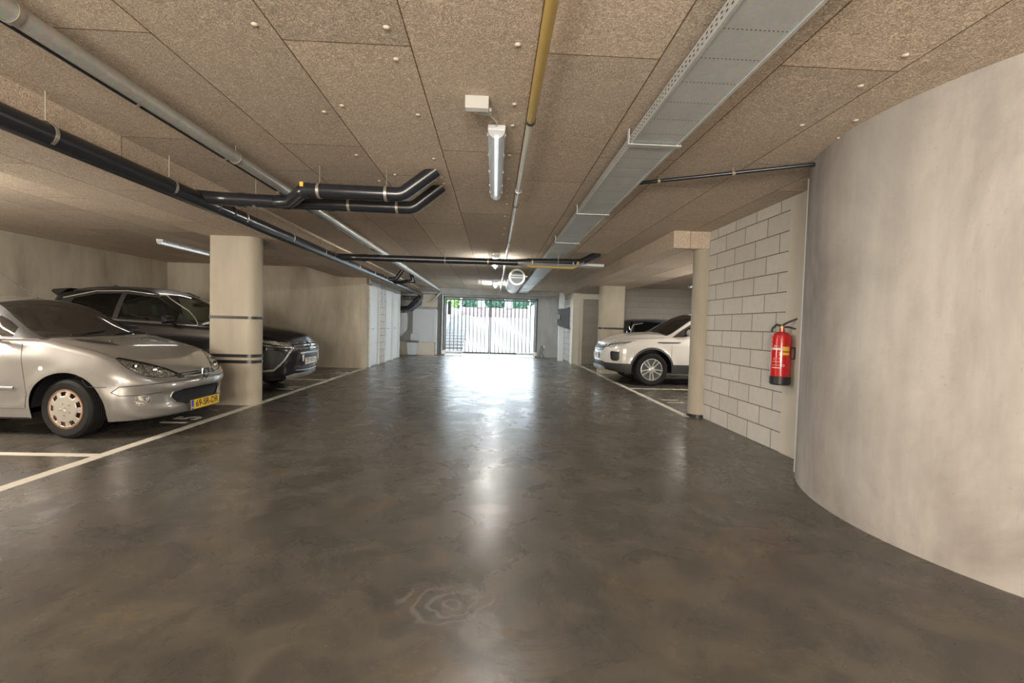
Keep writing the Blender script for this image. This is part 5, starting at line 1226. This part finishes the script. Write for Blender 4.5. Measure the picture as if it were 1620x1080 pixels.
# ---- white crossover
S = dict(name='white_crossover', label='white crossover with black arch trim parked nose out in the right bay', L=4.50, W=0.945, front=(0.60, 2.6), rear=(0.5, 2.8),
    zc=[(0, .86), (.04, .92), (.12, .985), (.3, 1.055), (.62, 1.14), (1.0, 1.18), (1.22, 1.195), (1.28, 1.22), (1.6, 1.41), (1.92, 1.57), (2.12, 1.63), (2.5, 1.665), (3.0, 1.665), (3.6, 1.61), (4.1, 1.54), (4.20, 1.50), (4.33, 1.2), (4.42, 1.08), (4.5, .94)],
    zr=[(0, .855), (.2, .895), (.5, .96), (.9, 1.01), (1.4, 1.05), (2.5, 1.09), (3.6, 1.15), (4.2, 1.12), (4.5, .94)], z0=[(0, .30), (.5, .28), (.9, .28), (3.6, .30), (4.5, .40)],
    fx=[(0, .14), (.10, .05), (.25, .01), (.5, .0), (.75, .012), (.9, .03), (1, .06)], sy=[(0, .05), (.2, .02), (.5, .0), (.8, .005), (1, .05)],
    arch=[(1.02, .362), (3.66, .362)], ra=.448, flare=.025, clad=.045, cladmat='charcoal',
    q=[(0, .65), (1.0, .80), (1.32, .94), (1.7, .84), (2.15, .74), (2.6, .73), (3.8, .70), (4.2, .72), (4.37, .7)],
    fz=[(0, .55), (1.0, .68), (1.2, .50), (1.35, .18), (1.7, .57), (2.15, .87), (2.6, .88), (3.8, .84), (4.05, .84), (4.25, .6), (4.37, .6)],
    rt=.362, wt=.235, rrim=.238, rimmat='alu', spokes='arms', ns=10, paired=True, sw=.015, tuck=0.0, paint='whitep', cabin=(1.35, 3.9, .68, .42, .70, 1.36),
    cuts=[
        dict(name='windscreen_seal', poly=[(-1.235, -.01), (-1.25, .40), (-1.31, .65), (-1.38, .78), (-2.13, .62), (-2.06, -.01)], proj='top', mat='blackpl', pair=False,
             inner=[dict(name='windscreen', poly=[(-1.285, -.02), (-1.30, .40), (-1.36, .65), (-1.43, .745), (-2.09, .59), (-2.03, -.02)], mat='glass')]),
        dict(name='side_window_frame', poly=[(-1.50, 1.085), (-1.75, 1.26), (-2.15, 1.50), (-2.7, 1.56), (-3.3, 1.55), (-4.1, 1.42), (-4.1, 1.29), (-2.6, 1.15)], proj='side', mat='blackpl',
             inner=[dict(name='front_side_window', poly=[(-1.78, 1.125), (-1.80, 1.25), (-2.18, 1.475), (-2.72, 1.53), (-2.74, 1.17)], mat='dglass'),
                    dict(name='rear_side_window', poly=[(-2.82, 1.175), (-2.80, 1.535), (-3.3, 1.52), (-3.85, 1.43), (-3.9, 1.28)], mat='dglass')]),
        dict(name='rear_window', poly=[(-.01, 1.15), (.55, 1.15), (.47, 1.42), (-.01, 1.44)], proj='back', mat='dglass', pair=False),
        dict(name='headlight', poly=[(-1.12, .965), (-1.02, .968), (-.75, .935), (-.54, .90), (-.45, .825), (-.60, .815), (-.74, .825), (-.86, .88)], proj='diag', mat='lens', back=('reflector_bowl', 'reflector', -.02)),
        dict(name='upper_grille', poly=[(-.01, .735), (.42, .75), (.52, .82), (.54, .875), (.50, .885), (-.01, .88)], proj='front', mat='charcoal', pair=False, off=-.004),
        dict(name='lower_intake', poly=[(-.01, .32), (.42, .33), (.52, .42), (.50, .50), (-.01, .50)], proj='front', mat='charcoal', pair=False, off=-.004),
        dict(name='corner_intake', poly=[(-.83, .725), (-.83, .58), (-.79, .54), (-.69, .54), (-.64, .57), (-.62, .715), (-.65, .735), (-.81, .735)], proj='diag', mat='blackpl', off=-.015),
        dict(name='lower_cladding', poly=[(-5, .20), (.2, .20), (.2, .48), (-5, .48)], proj='side', mat='charcoal', off=.004),
        dict(name='front_cladding', poly=[(-.80, .20), (0.2, .20), (.2, .43), (-.42, .43), (-.60, .48), (-.85, .48)], proj='diag', mat='charcoal', off=.004),
        dict(name='wing_vent', poly=[(-1.12, .955), (-1.16, .975), (-1.62, .985), (-1.68, .975), (-1.60, .95), (-1.25, .942)], proj='side', mat='charcoal', off=.003),
    ],
    strips=[
        ('grille_bar', [(.0, .865), (.50, .865)], 'front', .010, 'chrome', (1, -1), .004), ('grille_bar', [(.0, .82), (.48, .82)], 'front', .006, 'blackpl', (1, -1), .004),
        ('grille_bar', [(.0, .765), (.42, .775)], 'front', .010, 'chrome', (1, -1), .004),
        ('bonnet_seam', [(-1.1, .985), (-.8, .965), (-.54, .925)], 'diag', .005, 'blackpl', (1, -1), -.001),
        ('bonnet_seam', [(-.25, .62), (-.7, .80), (-1.0, .835), (-1.3, .83)], 'top', .005, 'blackpl', (1, -1), -.001),
        ('door_seam', [(-1.46, 1.06), (-1.45, .48)], 'side', .0035, 'blackpl', (1, -1), -.001),
        ('door_seam', [(-2.78, 1.10), (-2.76, .45)], 'side', .0035, 'blackpl', (1, -1), -.001),
        ('intake_rim', [(-.84, .73), (-.835, .575), (-.79, .535), (-.69, .535), (-.635, .565), (-.615, .72), (-.65, .74), (-.84, .73)], 'diag', .006, 'blackpl', (1, -1), .0),
    ])
root, bvh = make_car(S)
plate(S, root, 'SV-GP-1', 'plate_w', 0.012, .62, w_=.50, h_=.11, eu=False)
m = MB(); m.prism([(-.10, .26), (-.04, .28), (-.02, .34), (-.02, .385), (-.12, .385)], 'y', -.42, .42); m.build('skid_plate', M['ptrim'], root, absolute=False, bevel=.012)
for s in (1, -1):
    mirror_door(root, s, -1.82, .90, 1.20, 'whitep', w_=.23, h_=.15)
    MB().lathe([(.012, -.03), (.05, .0), (.056, .0), (.05, -.04)], (-.20, .54 * s, .875), 'x', 18).build('lamp_bowl', M['chrome'], root, smooth=50, absolute=False)
    MB().lathe([(.012, -.03), (.04, .0), (.045, .0), (.04, -.04)], (-.33, .70 * s, .89), 'x', 18).build('lamp_bowl', M['chrome'], root, smooth=50, absolute=False)
t_ = hit(bvh, (.0, .93), 'front')
for i, ch in enumerate('RANGE ROVER'):
    if ch == ' ': continue
    y = -.30 + i * .06
    h1, n1 = hit(bvh, (abs(y), .93), 'front')
    if h1 is None: continue
    n1 = Vector((n1.x, n1.y * (1 if y > 0 else -1), n1.z)); rt_ = Vector((0, 1, 0)); rt_ = (rt_ - n1 * rt_.dot(n1)).normalized(); up_ = n1.cross(rt_)
    text_mesh('bonnet_letter', ch, .042, M['galv'], root, frame(Vector((h1.x, y, h1.z)) + n1 * .001, rt_, up_), .001)
place(root, 2.47, 10.82, math.pi)

# ---- dark hatchback, backed in beyond
S = dict(name='dark_blue_hatchback', label='dark blue hatchback mostly hidden behind the white crossover', L=3.65, W=0.81, front=(0.6, 2.4), rear=(0.42, 3.4),
    zc=[(0, .70), (.12, .80), (.5, .92), (.85, 1.0), (.9, 1.03), (1.3, 1.30), (1.6, 1.49), (1.9, 1.56), (2.6, 1.58), (3.2, 1.56), (3.42, 1.53), (3.52, 1.30), (3.58, 1.0), (3.65, .85)],
    zr=[(0, .69), (.3, .75), (.9, .88), (2, .95), (3.3, 1.0), (3.65, .85)], z0=[(0, .2), (.5, .2), (3.2, .2), (3.65, .3)],
    fx=[(0, .08), (.3, .02), (.7, 0), (1, .05)], sy=[(0, .05), (.5, 0), (1, .05)], arch=[(.75, .3), (3.15, .3)], ra=.35,
    q=[(0, .65), (.85, .8), (1.0, .93), (1.6, .75), (2.2, .74), (3.3, .73), (3.65, .75)], fz=[(0, .55), (.8, .6), (.9, .4), (1.0, .12), (1.6, .85), (2.2, .88), (3.4, .86), (3.65, .6)],
    rt=.3, wt=.18, rrim=.2, rimmat='hubsilver', spokes='arms', ns=7, paint='navy', cabin=(1.0, 3.2, .6, .32, .6, 1.30),
    cuts=[
        dict(name='windscreen', poly=[(-.95, -.01), (-1.0, .5), (-1.1, .64), (-1.6, .54), (-1.55, -.01)], proj='top', mat='glass', pair=False),
        dict(name='side_window', poly=[(-1.3, 1.0), (-1.65, 1.42), (-3.1, 1.47), (-3.35, 1.40), (-3.38, 1.06)], proj='side', mat='dglass'),
        dict(name='rear_window', poly=[(-.01, 1.02), (.58, 1.02), (.52, 1.46), (-.01, 1.48)], proj='back', mat='dglass', pair=False),
        dict(name='rear_lamp', poly=[(.60, .75), (.78, .75), (.76, 1.0), (.62, 1.0)], proj='back', mat='red'),
    ], strips=[('window_highlight', [(.60, 1.02), (.585, 1.25), (.54, 1.49)], 'back', .010, 'label_w', (1, -1), .004)])  # white strip stands in for the highlight along the rear window edge
root, bvh = make_car(S)
place(root, 3.85 + 3.65, 13.92, 0)
